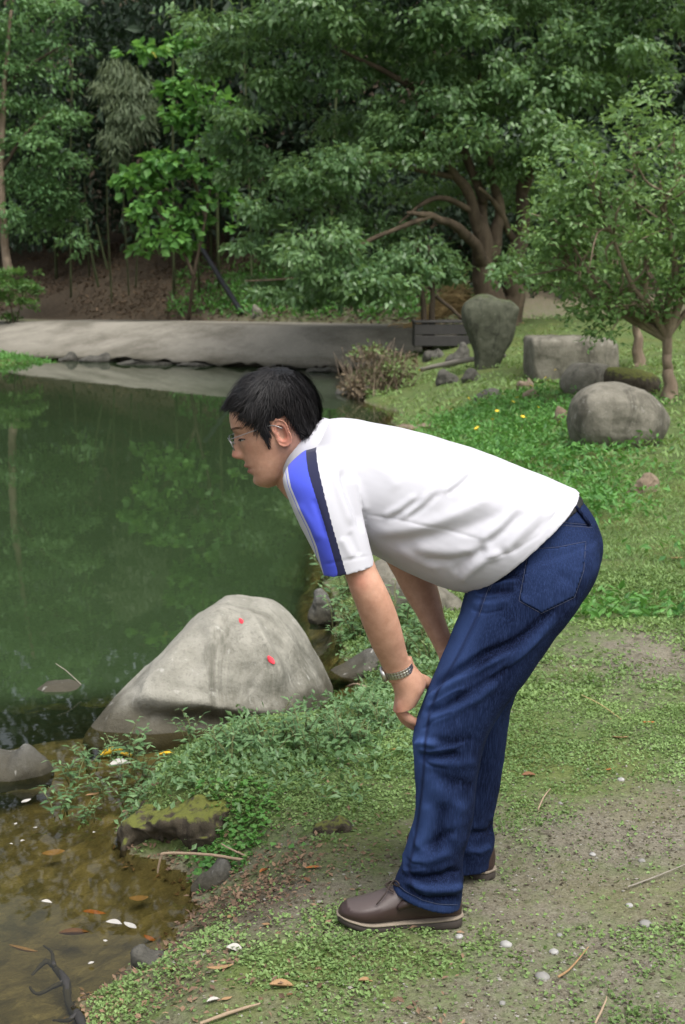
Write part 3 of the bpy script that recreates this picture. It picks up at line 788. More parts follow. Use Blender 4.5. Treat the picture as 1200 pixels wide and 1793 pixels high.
def pxpad(u, v, Y, ru, rv, deep=0.8):
    c = PY(u, v, Y); k = Y / FPX
    return c, (ru * k, ru * k * deep, rv * k)
def pxtube(pts, rad, n=10, sub=4):
    A = catmull([list(PY(u, v, Y)) + [r] for (u, v, Y), r in zip(pts, rad)], 3)
    j = RNG.normal(0, 1, (len(A), 3)) * A[:, 3:4] * 0.16; j[0] *= 0; A[:, :3] += j
    A[:, 3] *= RNG.uniform(.92, 1.09, len(A))
    return tube(A[:, :3], A[:, 3], n, 3)
def limb(name, pts, rad, mat, parent, n=10):
    return obj(name, npmesh(name, *pxtube(pts, rad, n)), mat, parent, world=True)

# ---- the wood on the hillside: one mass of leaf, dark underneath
def hill_pts(n, x0, x1, e0, e1):
    x = RNG.uniform(x0, x1, n); yl = np.interp(x, [p[0] for p in BACK], [p[1] for p in BACK]); e = RNG.uniform(e0, e1, n)
    return x, yl + e * 1.15, e
PP, RR, LL = [], [], []
x, y, e = hill_pts(30000, -40, 42, 5.0, 13); z = height(x, y, False) + 4.5 + RNG.random(30000) ** 0.8 * (12.8 + 3 * fbm(np.stack([x * .15, y * .15, 0 * x], 1), 3, 2))
PP.append(np.stack([x, y, z], 1)); LL.append(np.full(30000, 0.62))
x, y, e = hill_pts(26000, -60, 60, 12, 48); z = height(x, y, False) + 1.0 + RNG.random(26000) * 11
PP.append(np.stack([x, y, z], 1)); LL.append(np.full(26000, 0.95))
x, y, e = hill_pts(95000, -13, 14, 5.4, 11.5); z = height(x, y, False) + 0.5 + 0.9 * np.exp(-(e - 5.4)) + RNG.random(95000) ** 1.0 * 6.5
PP.append(np.stack([x, y, z], 1)); LL.append(np.full(95000, 0.27))
x, y, e = hill_pts(26000, 0.2, 14, 3.4, 6.0); z = height(x, y, False) + 0.1 + RNG.random(26000) * 3.0
PP.append(np.stack([x, y, z], 1)); LL.append(np.full(26000, 0.24))
for xa, xb in ((-34, -13), (14, 34)):
    x, y, e = hill_pts(22000, xa, xb, 3.8, 11.5); z = height(x, y, False) + 0.1 + RNG.random(22000) * 7
    PP.append(np.stack([x, y, z], 1)); LL.append(np.full(22000, 0.36))
P = np.concatenate(PP); L = np.concatenate(LL)
keep = fbm(P * 0.45, 14, 3) > -0.22
P, L = P[keep], L[keep]
D = RNG.normal(0, 1, P.shape); D[:, 2] -= 0.7; N = RNG.normal(0, 0.6, P.shape); N[:, 2] += 1
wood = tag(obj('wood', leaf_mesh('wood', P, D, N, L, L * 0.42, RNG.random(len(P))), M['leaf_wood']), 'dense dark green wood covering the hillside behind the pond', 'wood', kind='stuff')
parts = []
for k in range(12):
    x, y, e = hill_pts(1, -11, 0.5, 4.0, 8.5); x, y = float(x[0]), float(y[0]); z = hz(x, y) - 0.2
    lean = RNG.normal(0, 0.35, 2); h = RNG.uniform(6, 11); r = RNG.uniform(0.025, 0.05)
    parts.append(tube([(x, y, z), (x + lean[0] * .4, y + lean[1] * .4, z + h * .5), (x + lean[0] * 1.3, y + lean[1] * 1.3, z + h)], [r, r * .9, r * .5], 7, 3, False))
tag(obj('bamboo_thicket', npmesh('bamboo_thicket', *joinm(parts)), M['bark_green']), 'thicket of thin upright bamboo culms in the shade of the wood', 'bamboo', kind='stuff')

# ---- the big spreading tree
bt = empty('broadleaf_tree', Vector(PY(868, 600, 27.0))); bt.location.z = hz(bt.location.x, 27.0)
tag(bt, 'large spreading broadleaf tree with drooping tiers of leaves behind the standing stone', 'tree')
T = 27.0
limb('trunk', [(880, 625, T), (872, 570, T), (856, 510, T), (846, 455, T), (842, 400, T), (846, 350, T + .2)], [.44, .36, .25, .19, .15, .10], M['bark_tree'], bt, 14)
limb('trunk', [(892, 620, T + .3), (896, 540, T + .3), (902, 470, T + .3), (912, 400, T + .5), (912, 320, T + .6)], [.26, .22, .18, .15, .09], M['bark_tree'], bt, 12)
for pts, rad in (
    ([(848, 470, T), (832, 432, T - .4), (800, 398, T - .8), (755, 378, T - 1.2), (715, 372, T - 1.4)], [.13, .11, .085, .06, .03]),
    ([(843, 430, T), (826, 350, T - .3), (800, 310, T - .5), (772, 270, T - .8), (740, 230, T - 1)], [.12, .10, .085, .06, .03]),
    ([(862, 450, T), (874, 380, T + .2), (866, 310, T), (850, 230, T), (838, 120, T)], [.13, .11, .08, .06, .03]),
    ([(846, 385, T), (790, 350, T - .6), (748, 352, T - .9), (700, 390, T - 1.2)], [.06, .05, .04, .02]),
    ([(900, 420, T + .4), (870, 360, T), (840, 330, T - .4)], [.07, .05, .03]),
    ([(910, 350, T + .6), (950, 260, T + .4), (985, 180, T), (1030, 120, T)], [.09, .07, .05, .03]),
    ([(846, 350, T), (780, 200, T), (700, 140, T - .4), (600, 90, T - .6)], [.09, .07, .05, .03]),
    ([(800, 310, T - .5), (700, 290, T - 1), (610, 280, T - 1.5)], [.06, .045, .02]),
    ([(755, 378, T - 1.2), (650, 420, T - 1.5), (560, 480, T - 1.6), (430, 492, T - 1.6)], [.05, .04, .03, .012])):
    limb('limb', pts, rad, M['bark_tree'], bt)
pads = []
tiers = [(655, 230, 120, 40), (760, 190, 130, 34), (850, 130, 120, 38), (600, 300, 110, 42), (520, 360, 95, 42), (700, 255, 100, 40), (900, 230, 110, 40), (960, 150, 110, 40), (1030, 80, 110, 42), (1120, 30, 110, 40),
         (470, 300, 80, 34), (450, 190, 85, 34), (540, 130, 100, 36), (640, 60, 120, 40), (420, 60, 90, 34), (530, 20, 110, 36), (760, 40, 120, 40), (880, 20, 120, 40), (720, 110, 100, 36), (480, 430, 80, 30),
         (560, 430, 90, 40), (640, 400, 90, 40), (690, 470, 70, 36), (600, 486, 90, 32), (520, 498, 70, 24), (430, 492, 50, 13), (650, 512, 70, 20), (560, 518, 70, 18), (480, 515, 45, 13), (740, 450, 55, 34), (740, 330, 80, 32),
         (930, 330, 70, 36), (900, 290, 70, 30), (830, 250, 80, 30), (980, 240, 70, 36), (1010, 160, 80, 36), (1090, 120, 90, 40), (790, 470, 45, 26), (900, 470, 40, 40), (400, 250, 60, 24), (370, 110, 55, 24), (355, 30, 70, 26),
         (640, -60, 160, 46), (820, -90, 170, 46), (480, -50, 140, 40), (1000, -40, 150, 44), (1140, -60, 130, 44), (700, -170, 170, 50), (900, -190, 170, 50)]
for k, (u, v, ru, rv) in enumerate(tiers):
    Y = T - 1.6 + 2.6 * RNG.random() + (RNG.choice([2.6, 0.2]) if 235 < v < 470 and 690 < u < 950 else 0) - (0.9 if v > 380 else 0)
    pads.append(pxpad(u, v, Y, ru, rv, 0.9))
    for q in range(5):
        a = RNG.uniform(0, 2 * math.pi)
        pads.append(pxpad(u + math.cos(a) * ru * .8, v + abs(math.sin(a)) * rv * .6 + 4, Y - 0.2 + RNG.normal(0, .5), ru * RNG.uniform(.3, .48), rv * RNG.uniform(.4, .6)))
crown('crown', pads, 0.140, 0.060, 270, M['leaf_big'], bt, 0.5, 0.25, 0.90, 1.7, six=True)

# ---- the two small trees on the right
def small_tree(label, u0, v0, topv, Y, cu, cv, ru, rv, seed, nclump, dens, name='garden_tree'):
    rng = np.random.default_rng(seed)
    b = ground_at(u0, v0); Y = b[1]; s = Y / FPX
    t = empty(name, Vector(b)); tag(t, label, 'tree')
    fork = (u0 - 4, v0 - 110 * 17.7 / Y * .98)
    limb('trunk', [(u0 + 2, v0 + 6, Y), (u0 - 1, v0 - 45, Y), (u0 - 3, v0 - 80, Y), (*fork, Y)], [.10, .062, .05, .055], M['bark_pale'], t, 12)
    C = PY(cu, cv, Y); R = np.array([ru * s, ru * s * 0.85, rv * s]); F = PY(*fork, Y)
    ends = []; tw = []
    for k in range(9):
        a = 2 * math.pi * (k + rng.uniform(-.3, .3)) / 9
        d = np.array([math.cos(a), math.sin(a) * .9, 0.0])
        E = C + R * np.array([d[0] * rng.uniform(.5, .9), d[1] * rng.uniform(.5, .9), rng.uniform(-.35, .75)])
        mid = F + (E - F) * .45 + np.array([d[0] * .22 * R[0], d[1] * .2 * R[1], -0.05 * R[2]]) + rng.normal(0, .06, 3)
        r0 = rng.uniform(.028, .046)
        obj('limb', npmesh('limb', *tube([F - np.array([0, 0, .1]), F + (mid - F) * .5 + rng.normal(0, .03, 3), mid, E], [r0 * 1.2, r0, r0 * .75, r0 * .25], 8, 5)), M['bark_pale'], t, world=True)
        for q in range(16):
            f = rng.uniform(.3, 1.0); p0 = mid + (E - mid) * f if f > .45 else F + (mid - F) * (f + .4)
            e = p0 + unit(rng.normal(0, 1, 3) + d * .6 + np.array([0, 0, .35])) * rng.uniform(.25, .62) * R[0]
            tw.append(tube([p0, (p0 + e) / 2 + rng.normal(0, .05, 3), e], [.015, .011, .004], 5, 3, False)); ends.append(e); ends.append(p0 + (e - p0) * .6)
    tw_me = npmesh('twigs', *joinm(tw)); o = obj('twigs', tw_me, M['bark_pale'], t, world=True); o['kind'] = 'stuff'
    pads = [(e, np.array([.24, .24, .17]) * R[0] / 1.2 * rng.uniform(.7, 1.25)) for e in ends]
    for k in range(nclump):
        d = unit(rng.normal(0, 1, 3)); w = 1 + .16 * vnoise((d * 3)[None], seed)[0]
        pads.append((C + R * d * rng.uniform(.78, 1.0) * w, np.array([.22, .22, .15]) * R[0] / 1.2 * rng.uniform(.7, 1.3)))
    crown('crown', pads, 0.080, 0.042, dens, M['leaf_right'], t, 0.2, 0.1, 0.92, 3.0, up=.55)
small_tree('small round headed tree with pale twisting branches near the rounded boulder', 1172, 704, 0, 17.7, 1092, 372, 172, 205, 5, 80, 215)
small_tree('small tree with a short brown trunk behind the square stone block', 1117, 640, 0, 25, 1050, 460, 105, 90, 6, 28, 210)

# ---- slender twin stem and other trees at the back
tw = empty('sapling', Vector(ground_at(750, 612))); tag(tw, 'slender dark sapling with two thin stems beside the dark timber box', 'tree')
YS = tw.location.y
for a, b in (((746, 612), (738, 505)), ((752, 612), (757, 500))):
    limb('stem', [(*a, YS), ((a[0] + b[0]) / 2 + 2, 560, YS), (*b, YS), (b[0] - 6, 430, YS)], [.06, .055, .045, .02], M['bark_dark'], tw)
limb('stem', [(765, 520, YS), (790, 540, YS), (818, 565, YS)], [.035, .035, .03], M['bark_dark'], tw)
crown('crown', [pxpad(745, 440, YS, 50, 30), pxpad(770, 470, YS, 36, 20), pxpad(715, 470, YS, 36, 22)], 0.13, 0.05, 260, M['leaf_big'], tw, .8)

lt = empty('broadleaf_tree', Vector((-9.0, 38.5, hz(-9.0, 38.5)))); tag(lt, 'tall leafy tree with a thin bare trunk beside the bamboo plume', 'tree')
YL = 38.5
limb('trunk', [(16, 480, YL), (6, 400, YL), (2, 300, YL), (8, 150, YL), (20, 20, YL)], [.13, .11, .10, .07, .04], M['bark_pale'], lt)
limb('limb', [(2, 300, YL), (50, 230, YL), (95, 190, YL)], [.06, .04, .015], M['bark_dark'], lt)
limb('limb', [(8, 150, YL), (60, 110, YL), (110, 80, YL)], [.05, .04, .015], M['bark_dark'], lt)
pads = [pxpad(u, v, YL + RNG.uniform(-1, 1), ru, rv) for u, v, ru, rv in ((40, 60, 80, 34), (100, 90, 70, 30), (20, 130, 70, 34), (85, 150, 64, 30), (40, 200, 80, 34), (110, 215, 50, 26), (60, 260, 70, 32), (115, 290, 44, 26), (35, 320, 66, 32), (85, 345, 56, 30), (120, 380, 42, 34), (60, 395, 50, 26), (10, 380, 40, 26), (-40, 200, 70, 60), (-40, 80, 70, 50), (40, -20, 90, 40), (130, 430, 34, 24), (20, 10, 60, 30), (110, 20, 50, 24))]
crown('crown', pads, 0.17, 0.075, 200, M['leaf_left'], lt, 0.55, 0.3, 0.86, 1.4)

vn = empty('climber_shrub', Vector((-5.1, 35.6, hz(-5.1, 35.6)))); tag(vn, 'bright green large leaved climbing shrub hanging at the edge of the dark wood', 'shrub')
YV = 35.0
for pts in ([(330, 560, YV + .6), (340, 480, YV), (360, 380, YV), (370, 260, YV), (330, 110, YV)], [(338, 480, YV), (300, 400, YV), (250, 350, YV)], [(360, 380, YV), (330, 300, YV), (280, 270, YV)]):
    limb('stem', pts, list(np.linspace(.05, .012, len(pts))), M['bark_dark'], vn)
pads = [pxpad(u, v, YV + RNG.uniform(-.7, .5), ru, rv, .6) for u, v, ru, rv in ((250, 90, 50, 14), (330, 80, 36, 26), (350, 130, 40, 28), (320, 165, 46, 30), (370, 200, 52, 36), (300, 215, 46, 26), (390, 250, 40, 34), (340, 255, 44, 24), (290, 290, 50, 26), (350, 310, 56, 30), (240, 320, 42, 26), (300, 350, 56, 30), (380, 350, 40, 30), (260, 375, 40, 28), (330, 395, 44, 28), (285, 425, 40, 22), (320, 432, 30, 14), (250, 440, 26, 12), (400, 300, 30, 26), (408, 400, 12, 8))]
crown('crown', pads, 0.25, 0.19, 95, M['leaf_vine'], vn, 0.55, 0.2, 0.9, 1.6, up=.7)

bp = empty('bamboo_clump', Vector((-6.2, 37.6, hz(-6.2, 37.6)))); tag(bp, 'grey green drooping plume of bamboo in front of the dark wood', 'bamboo')
YB = 37.0
for k, (a_, b_) in enumerate(((196, 188), (226, 216), (238, 246))):
    limb('culm', [(a_, 530 - 14 * k, YB + 1.6), (b_, 300, YB + 1.1), (215 + 12 * k, 120, YB), (222 + 12 * k, 170, YB - .8)], [.022, .02, .012, .005], M['bark_green'], bp, 7)
pads = [pxpad(u, v, YB + RNG.uniform(-.5, .5), ru, rv, .7) for u, v, ru, rv in ((205, 130, 34, 30), (235, 160, 40, 34), (225, 205, 44, 40), (245, 220, 30, 36), (205, 250, 30, 34), (210, 285, 16, 20), (255, 185, 24, 26), (180, 160, 22, 26))]
crown('crown', pads, 0.22, 0.028, 420, M['leaf_bamboo'], bp, 1.6, 0.1, 0.0, 1)

mp = empty('young_maple', Vector(ground_at(28, 582))); tag(mp, 'young bright green maple at the left end of the concrete ramp', 'tree')
YP = mp.location.y
for pts in ([(26, 585, YP), (20, 540, YP), (10, 490, YP)], [(28, 585, YP), (34, 540, YP), (45, 500, YP)], [(24, 585, YP), (8, 555, YP), (-20, 530, YP)]):
    limb('stem', pts, [.022, .016, .006], M['bark_dark'], mp, 7)
pads = [pxpad(u, v, YP + RNG.uniform(-.3, .3), ru, rv) for u, v, ru, rv in ((0, 480, 40, 12), (40, 478, 30, 10), (18, 500, 44, 12), (55, 508, 24, 9), (0, 520, 40, 12), (40, 530, 30, 10), (66, 540, 12, 6), (-20, 500, 40, 20), (18, 556, 20, 8))]
crown('crown', pads, 0.095, 0.06, 520, M['leaf_maple'], mp, 0.15, 0.1, 0.82, 3)

br = empty('dry_shrub', Vector(ground_at(660, 690))); tag(br, 'brown twiggy half dead shrub on the bank at the end of the ramp', 'shrub')
YD = br.location.y
parts = []
for k in range(150):
    a = RNG.uniform(-1, 1); b0_ = RNG.uniform(-1, 1); parts.append(tube([PY(660 + b0_ * 50, 702 - RNG.uniform(0, 12), YD + RNG.normal(0, .3)), PY(660 + b0_ * 50 + a * 22, 670 - RNG.uniform(0, 22), YD + RNG.normal(0, .3)), PY(660 + b0_ * 46 + a * 44, 650 - RNG.uniform(0, 60) * (1 - abs(b0_) * .5), YD + RNG.normal(0, .5))], [.006, .004, .002], 4, 3, False))
o = obj('twigs', npmesh('twigs', *joinm(parts)), M['bark_pale'], br, world=True); o['kind'] = 'stuff'
crown('crown', [pxpad(640, 665, YD, 50, 26), pxpad(690, 660, YD, 44, 28), pxpad(660, 630, YD, 48, 28), pxpad(620, 680, YD - .4, 30, 16), pxpad(710, 640, YD, 26, 22)], 0.075, 0.035, 620, M['leaf_dry'], br, .2, .1, .86, 3)
crown('crown', [pxpad(650, 625, YD, 44, 24), pxpad(700, 655, YD - .2, 34, 26), pxpad(670, 690, YD - .5, 40, 10)], 0.075, 0.035, 420, M['leaf_cover'], br, .2, .1, .80, 3)
# ------------------------------------------------------------------ the person
YM = 3.30                                         # the plane that halves the body
person = empty('person', (0.30, YM, 0.0))
tag(person, 'man in white polo shirt and blue jeans bending forward with hands on knees', 'person')
def wear(name, me, mat, parent=None):
    return obj(name, me, mat, parent or person, world=True)

# ---- head, in its own frame: x forward, y sideways, z up, millimetres, origin at the ear hole
HP = math.radians(16)
HO = PY(490, 757, YM - 0.015)
HS = 0.00100
HF = np.array([-math.cos(HP), 0, -math.sin(HP)]); HW = np.array([-math.sin(HP), 0, math.cos(HP)]); HL = np.array([0, 1.0, 0])
def H(x, y, z):
    x, y, z = np.asarray(x, float), np.asarray(y, float), np.asarray(z, float)
    return HO + HS * (x[..., None] * HF + y[..., None] * HL + z[..., None] * HW)
_tz = [-117, -112, -103, -91, -72, -58, -45, -35, -22, -10, 10, 26, 43, 60, 76, 92, 106, 118, 127, 132]
_tf = [60, 76, 85.5, 89.5, 91, 94, 97, 97, 96.5, 97, 99, 101, 105, 104, 99, 88, 73, 53, 30, 6]
_tb = [44, 36, 24, 10, -8, -28, -55, -68, -78, -84, -91, -94, -95, -94, -91, -85, -76, -60, -38, -12]
_tw = [12, 26, 39, 49, 57, 61.5, 65, 67, 69, 70.5, 72.5, 74, 75, 75, 73, 68, 60, 47, 30, 7]
def head_half(z):
    z = np.asarray(z, float)
    k = [np.interp(z + d, _tz, a) for a in (_tf, _tb, _tw) for d in (-4, 0, 4)]
    return (sum(k[0:3]) / 3, sum(k[3:6]) / 3, sum(k[6:9]) / 3)
def g2(y, z, y0, z0, sy, sz):
    return np.exp(-((y - y0) / sy) ** 2 - ((z - z0) / sz) ** 2)
def head_grid(nz=120, nt=150, grow=0.0):
    z = np.linspace(-116, 131, nz)
    f, b, w = head_half(z)
    t = np.linspace(-math.pi, math.pi, nt, endpoint=False)
    Z = np.repeat(z[:, None], nt, 1)
    ct, st = np.cos(t)[None], np.sin(t)[None]
    xc = (f * 0.36 + b * 0.64)[:, None]
    front = ct > 0
    A = np.where(front, f[:, None] - xc, xc - b[:, None])
    pf = np.where(front, 0.84, 1.0)
    X = xc + A * np.sign(ct) * np.abs(ct) ** pf
    Y = w[:, None] * np.sign(st) * np.abs(st) ** np.where(front, 0.93, 0.95)
    # features: push along x (and a little outward) on the front half
    fr = sstep(0.0, 0.35, ct) * np.ones_like(Z)
    ay = np.abs(Y)
    nb = np.interp(Z, [-42, -37, -33, -28, -22, -14, -4, 8, 20, 30, 40], [0, 3.5, 14, 23.5, 26.5, 23.0, 16.5, 10.0, 5.0, 2.5, 0])
    ns = np.interp(Z, [-42, -33, -24, -12, 4, 20, 40], [13, 13.5, 13.0, 9.5, 7.2, 6.6, 8])
    d = nb * np.exp(-(ay / ns) ** 2.4)
    d += 6.5 * g2(ay, Z, 14, -27, 5.5, 7.5)                    # wings of the nose
    d -= 7.5 * g2(ay, Z, 30, 17, 17, 11) + 3.0 * g2(ay, Z, 16, 18, 7, 9)
    d += 5.2 * g2(ay, Z, 31, 14, 12, 8.5)                        # lidded eyeball
    d -= 1.6 * g2(ay, Z, 31, 22.5, 14, 2.2)                      # fold of the upper lid
    d += 2.6 * g2(ay, Z, 24, 37, 26, 8)                          # brow
    d -= 2.2 * g2(ay, Z, 0, 28, 10, 8)
    d += 8.0 * g2(ay, Z, 0, -53, 21, 5.0) + 7.0 * g2(ay, Z, 0, -68, 19, 5.5)
    d -= 6.5 * g2(ay, Z, 0, -60.3, 27, 2.6)
    d -= 1.5 * g2(ay, Z, 0, -43, 5, 6)
    d -= 4.2 * g2(ay, Z, 0, -79, 24, 5.5)
    d += 4.0 * g2(ay, Z, 0, -97, 20, 9)
    d += 2.2 * g2(ay, Z, 50, -8, 16, 15)
    d -= 2.5 * g2(ay, Z, 46, -46, 14, 18)
    X = X + d * fr
    Y = Y + np.sign(Y) * (2.0 * g2(ay, Z, 62, -4, 12, 16) * fr)
    return X, Y, Z
head_part = rings(H(*head_grid()))

def ear_part(side):
    """an ear as a thick dished plate: helix rim, inner ridge, hollow and lobe"""
    nr, na = 12, 44
    a = np.linspace(0, 2 * math.pi, na, endpoint=False)
    # outline in ear plane (e forward, h up), centred on the hollow
    ro = 25 + 7.5 * np.cos(2 * (a - math.radians(97))) + 1.5 * np.cos(a - math.radians(150))
    r = np.linspace(0.02, 1, nr)
    R = r[:, None]
    prof = np.interp(R, [0, 0.2, 0.42, 0.58, 0.70, 0.80, 0.90, 1.0], [-10, -9.5, -4.0, 5.5, 4.5, 0.0, 7.5, 5.5])
    lobe = np.exp(-((a - math.radians(268)) / 0.6) ** 2)[None]
    prof = prof * (1 - 0.75 * lobe * sstep(0.35, 0.8, R)) + 4.0 * lobe * sstep(0.35, 0.9, R)
    tragus = np.exp(-((a - math.radians(0)) / 0.5) ** 2)[None] + np.exp(-((a - 2 * math.pi) / 0.5) ** 2)[None]
    prof = prof * (1 - 0.5 * tragus * sstep(0.4, 0.9, R))
    ex = R * ro[None] * np.cos(a)[None] * 1.02; eh = R * ro[None] * np.sin(a)[None] * 1.04
    lean = math.radians(-14)
    e2 = ex * math.cos(lean) - eh * math.sin(lean); h2 = ex * math.sin(lean) + eh * math.cos(lean)
    flare = math.radians(17)
    X0 = -9 + e2; Z0 = 3 + h2
    out = 75.5 + (4 - e2) * math.sin(flare)
    top = H(X0, side * (out + prof), Z0)
    bot = H(-9 + e2 * 0.97, side * (out + prof * 0.3 - 7.5), 3 + h2 * 0.98)
    ringsall = np.concatenate([top, bot[::-1]])
    return rings(ringsall)

def hand_parts(du, dv, ymap):
    P = []
    def S(*r): return [(a + du, b + dv, c + du, d + dv, ymap(y), rd) for a, b, c, d, y, rd in r]
    P.append(loft(S((674, 1168, 718, 1150, 3.155, .025), (677, 1183, 724, 1166, 3.16, .026), (683, 1200, 738, 1184, 3.168, .034),
                    (688, 1216, 743, 1199, 3.176, .041), (687, 1231, 737, 1214, 3.180, .043), (685, 1246, 727, 1232, 3.182, .042)), 5, 30))
    for k, (y0, ln, r0) in enumerate(((-.030, .80, .0094), (-.0095, 1.0, .0102), (.0115, 1.05, .0104), (.032, .97, .0102))):
        px = [(704, 1222), (697, 1238), (701, 1239 + 13 * ln), (711, 1239 + 24 * ln), (723, 1239 + 31 * ln), (738, 1239 + 33 * ln)]
        pts = [PY(a + du + (3 - k) * 0.8, b + dv + (3 - k) * .5, ymap(3.182 + y0 * (1 - 0.02 * i) + 0.006 * i)) for i, (a, b) in enumerate(px)]
        P.append(tube(pts, [r0 * 1.25, r0 * 1.32, r0 * 1.2, r0 * 1.2, r0 * 1.05, r0 * .9], 14, 4))
    th = [(728, 1190, 3.185), (745, 1196, 3.205), (757, 1212, 3.232), (762, 1232, 3.250), (764, 1248, 3.258)]
    P.append(tube([PY(a + du, b + dv, ymap(y)) for a, b, y in th], [.016, .0135, .0115, .0115, .009], 14, 4))
    return P
near = lambda y: y
far = lambda y: 2 * YM - y - 0.0
bodyparts = [head_part, ear_part(-1), ear_part(1)]
bodyparts.append(loft([(452, 790, 540, 728, YM - .012, .050), (468, 822, 548, 752, YM - .01, .056), (484, 850, 566, 768, YM - .005, .062), (505, 875, 596, 780, YM, .075)], 5, 36))
bodyparts.append(loft([(505, 862, 585, 760, YM, .06), (535, 880, 640, 775, YM, .14), (600, 915, 745, 795, YM, .165), (700, 965, 880, 835, YM, .15), (800, 1000, 985, 890, YM, .14)], 5, 40))
arm_near = [(540, 830, 598, 800, 3.18, .05), (535, 870, 605, 850, 3.14, .052), (560, 925, 625, 905, 3.115, .049), (592, 985, 650, 968, 3.095, .044),
            (604, 1008, 660, 996, 3.09, .041), (613, 1034, 673, 1022, 3.088, .041), (624, 1062, 686, 1050, 3.093, .041), (636, 1096, 698, 1082, 3.105, .038), (650, 1130, 707, 1115, 3.122, .034),
            (663, 1155, 712, 1138, 3.138, .029), (675, 1180, 720, 1163, 3.155, .025), (682, 1195, 728, 1178, 3.163, .027)]
bodyparts.append(loft(arm_near, 5, 36))
bodyparts += hand_parts(3, -1, near)
arm_far = [(545, 830, 600, 800, 3.42, .05), (560, 860, 640, 840, 3.46, .052), (615, 920, 695, 895, 3.49, .05), (660, 960, 738, 950, 3.51, .046),
           (686, 1000, 758, 1000, 3.51, .042), (707, 1040, 771, 1045, 3.50, .040), (730, 1078, 779, 1080, 3.485, .036), (752, 1118, 790, 1112, 3.465, .030), (768, 1150, 806, 1138, 3.45, .025), (775, 1166, 815, 1152, 3.44, .026)]
bodyparts.append(loft(arm_far, 5, 36))
bodyparts += hand_parts(92, -28, far)
skin_me = remeshed('body', bodyparts, 0.0024, 2, 0.4)
V = verts_of(skin_me)
L = (V - HO) / HS
lx, ly, lz = L @ HF, L @ HL, L @ HW
fr = sstep(60, 80, lx)
lip = (g2(np.abs(ly), lz, 0, -55, 24, 4.6) + g2(np.abs(ly), lz, 0, -67, 20, 5.6)) * fr
fattr(skin_me, 'lip', np.clip(lip * 1.6, 0, 1) * 0.9)
bl = 0.75 * np.exp(-((lx + 12) / 24) ** 2 - ((lz + 2) / 34) ** 2) * sstep(70, 78, np.abs(ly)) + 0.5 * g2(ly, lz, 0, -24, 18, 12) * sstep(95, 110, lx) + 0.25 * g2(np.abs(ly), lz, 52, -14, 18, 16) * fr
pu, pv = PIX(V)
bl += 0.45 * np.exp(-((pu - 690) / 18) ** 2 - ((pv - 1250) / 25) ** 2) + 0.4 * np.exp(-((pu - 630) / 16) ** 2 - ((pv - 1018) / 16) ** 2)
fattr(skin_me, 'blush', np.clip(bl, 0, 1))
body = wear('body', skin_me, M['skin'])

# eyebrows, lashes and the dark line of the lowered lids
def strip_hairs(rows, rad, seed, parent, name):
    rng = np.random.default_rng(seed); parts = []
    for p, q in rows:
        parts.append(tube([p, (p + q) / 2 + rng.normal(0, 0.0006, 3), q], [rad, rad, rad * 0.4], 5, 1, False))
    V_, F_ = joinm(parts); me_ = npmesh(name, V_, F_); fattr(me_, 'rnd', np.zeros(len(V_)))
    return wear(name, me_, M['hair'], parent)
body_bvh = BVHTree.FromPolygons(V.tolist(), [tuple(p.vertices) for p in skin_me.polygons])
def on_face(y, z, lift):
    o = H(np.array(170.0), np.array(float(y)), np.array(float(z)))
    hit, nrm, _, _ = body_bvh.ray_cast(Vector(o), Vector(-HF))
    return np.array(hit) + np.array(nrm) * lift if hit is not None else H(np.array(90.0), np.array(float(y)), np.array(float(z)))
for sd in (-1, 1):
    rows = []
    for k in range(46):
        y = 11 + 38 * k / 45; zc = 35 + 5.5 * math.sin(min(1, (y - 9) / 30) * 1.75) - 0.03 * max(0, y - 38) ** 2
        for dz in (-1.4, 1.2):
            rows.append((on_face(sd * y, zc + dz - 0.8, 0.0003), on_face(sd * (y + 4), zc + dz + 0.9, 0.0006)))
    strip_hairs(rows, 0.00022, 3, None, 'eyebrow')
    rows = []
    for k in range(40):
        y = 17 + 29 * k / 39; zc = 10.0 + 2.6 * math.sin((y - 17) / 29 * math.pi) + 0.03 * (y - 17)
        rows.append((on_face(sd * y, zc + 0.7, 0.0004), on_face(sd * (y + 0.8), zc - 0.8, 0.0016) + HF * 0.0012 - HW * 0.0008))
    strip_hairs(rows, 0.00045, 4, None, 'eyelashes')
    def lid_patch(y0, y1, name, mat, lift, parent=None):
        V_, F_ = [], []
        for a in range(9):
            y = y0 + (y1 - y0) * a / 8; s_ = math.sin((y - 17) / 29 * math.pi)
            for b in range(5):
                V_.append(on_face(sd * y, 9.6 - 2.2 * s_ + (4.6 * s_ + .4) * b / 4, lift))
        F_ = [(a * 5 + b, a * 5 + b + 1, a * 5 + b + 6, a * 5 + b + 5) for a in range(8) for b in range(4)]
        return wear(name, npmesh(name, V_, F_), mat, parent)
    ey = lid_patch(19, 44, 'eye', M['eye_white'], 0.0005)
    lid_patch(24, 34, 'iris', M['iris'], 0.0008, ey)

# ---- hair: a shell grown off the scalp plus combed locks
_hm = [(101, 84), (90, 79), (74, 67), (58, 52), (46, 36), (37, 14), (33, -6), (30, -21), (27, -20), (22, -4), (15, 14), (5, 36), (-26, 40), (-36, 14), (-43, -14), (-60, -34), (-100, -34)]
_hmx = np.array([p[0] for p in _hm][::-1], float); _hmz = np.array([p[1] for p in _hm][::-1], float)
def hair_low(x, ay):
    z = np.interp(x, _hmx, _hmz)
    return np.where(ay < 52, np.maximum(z, np.interp(x, [-20, 30, 60, 90, 101], [-34, 52, 70, 82, 84])), z)
gx, gy, gz = head_grid(150, 170)
f_, b_, w_ = head_half(gz[:, 0])
cx = np.array([5.0, 0, 30.0])
Nn = np.stack([gx - cx[0], gy * 1.25, gz - cx[2]], -1); Nn /= np.linalg.norm(Nn, axis=-1)[..., None]
dz = gz - hair_low(gx, np.abs(gy))
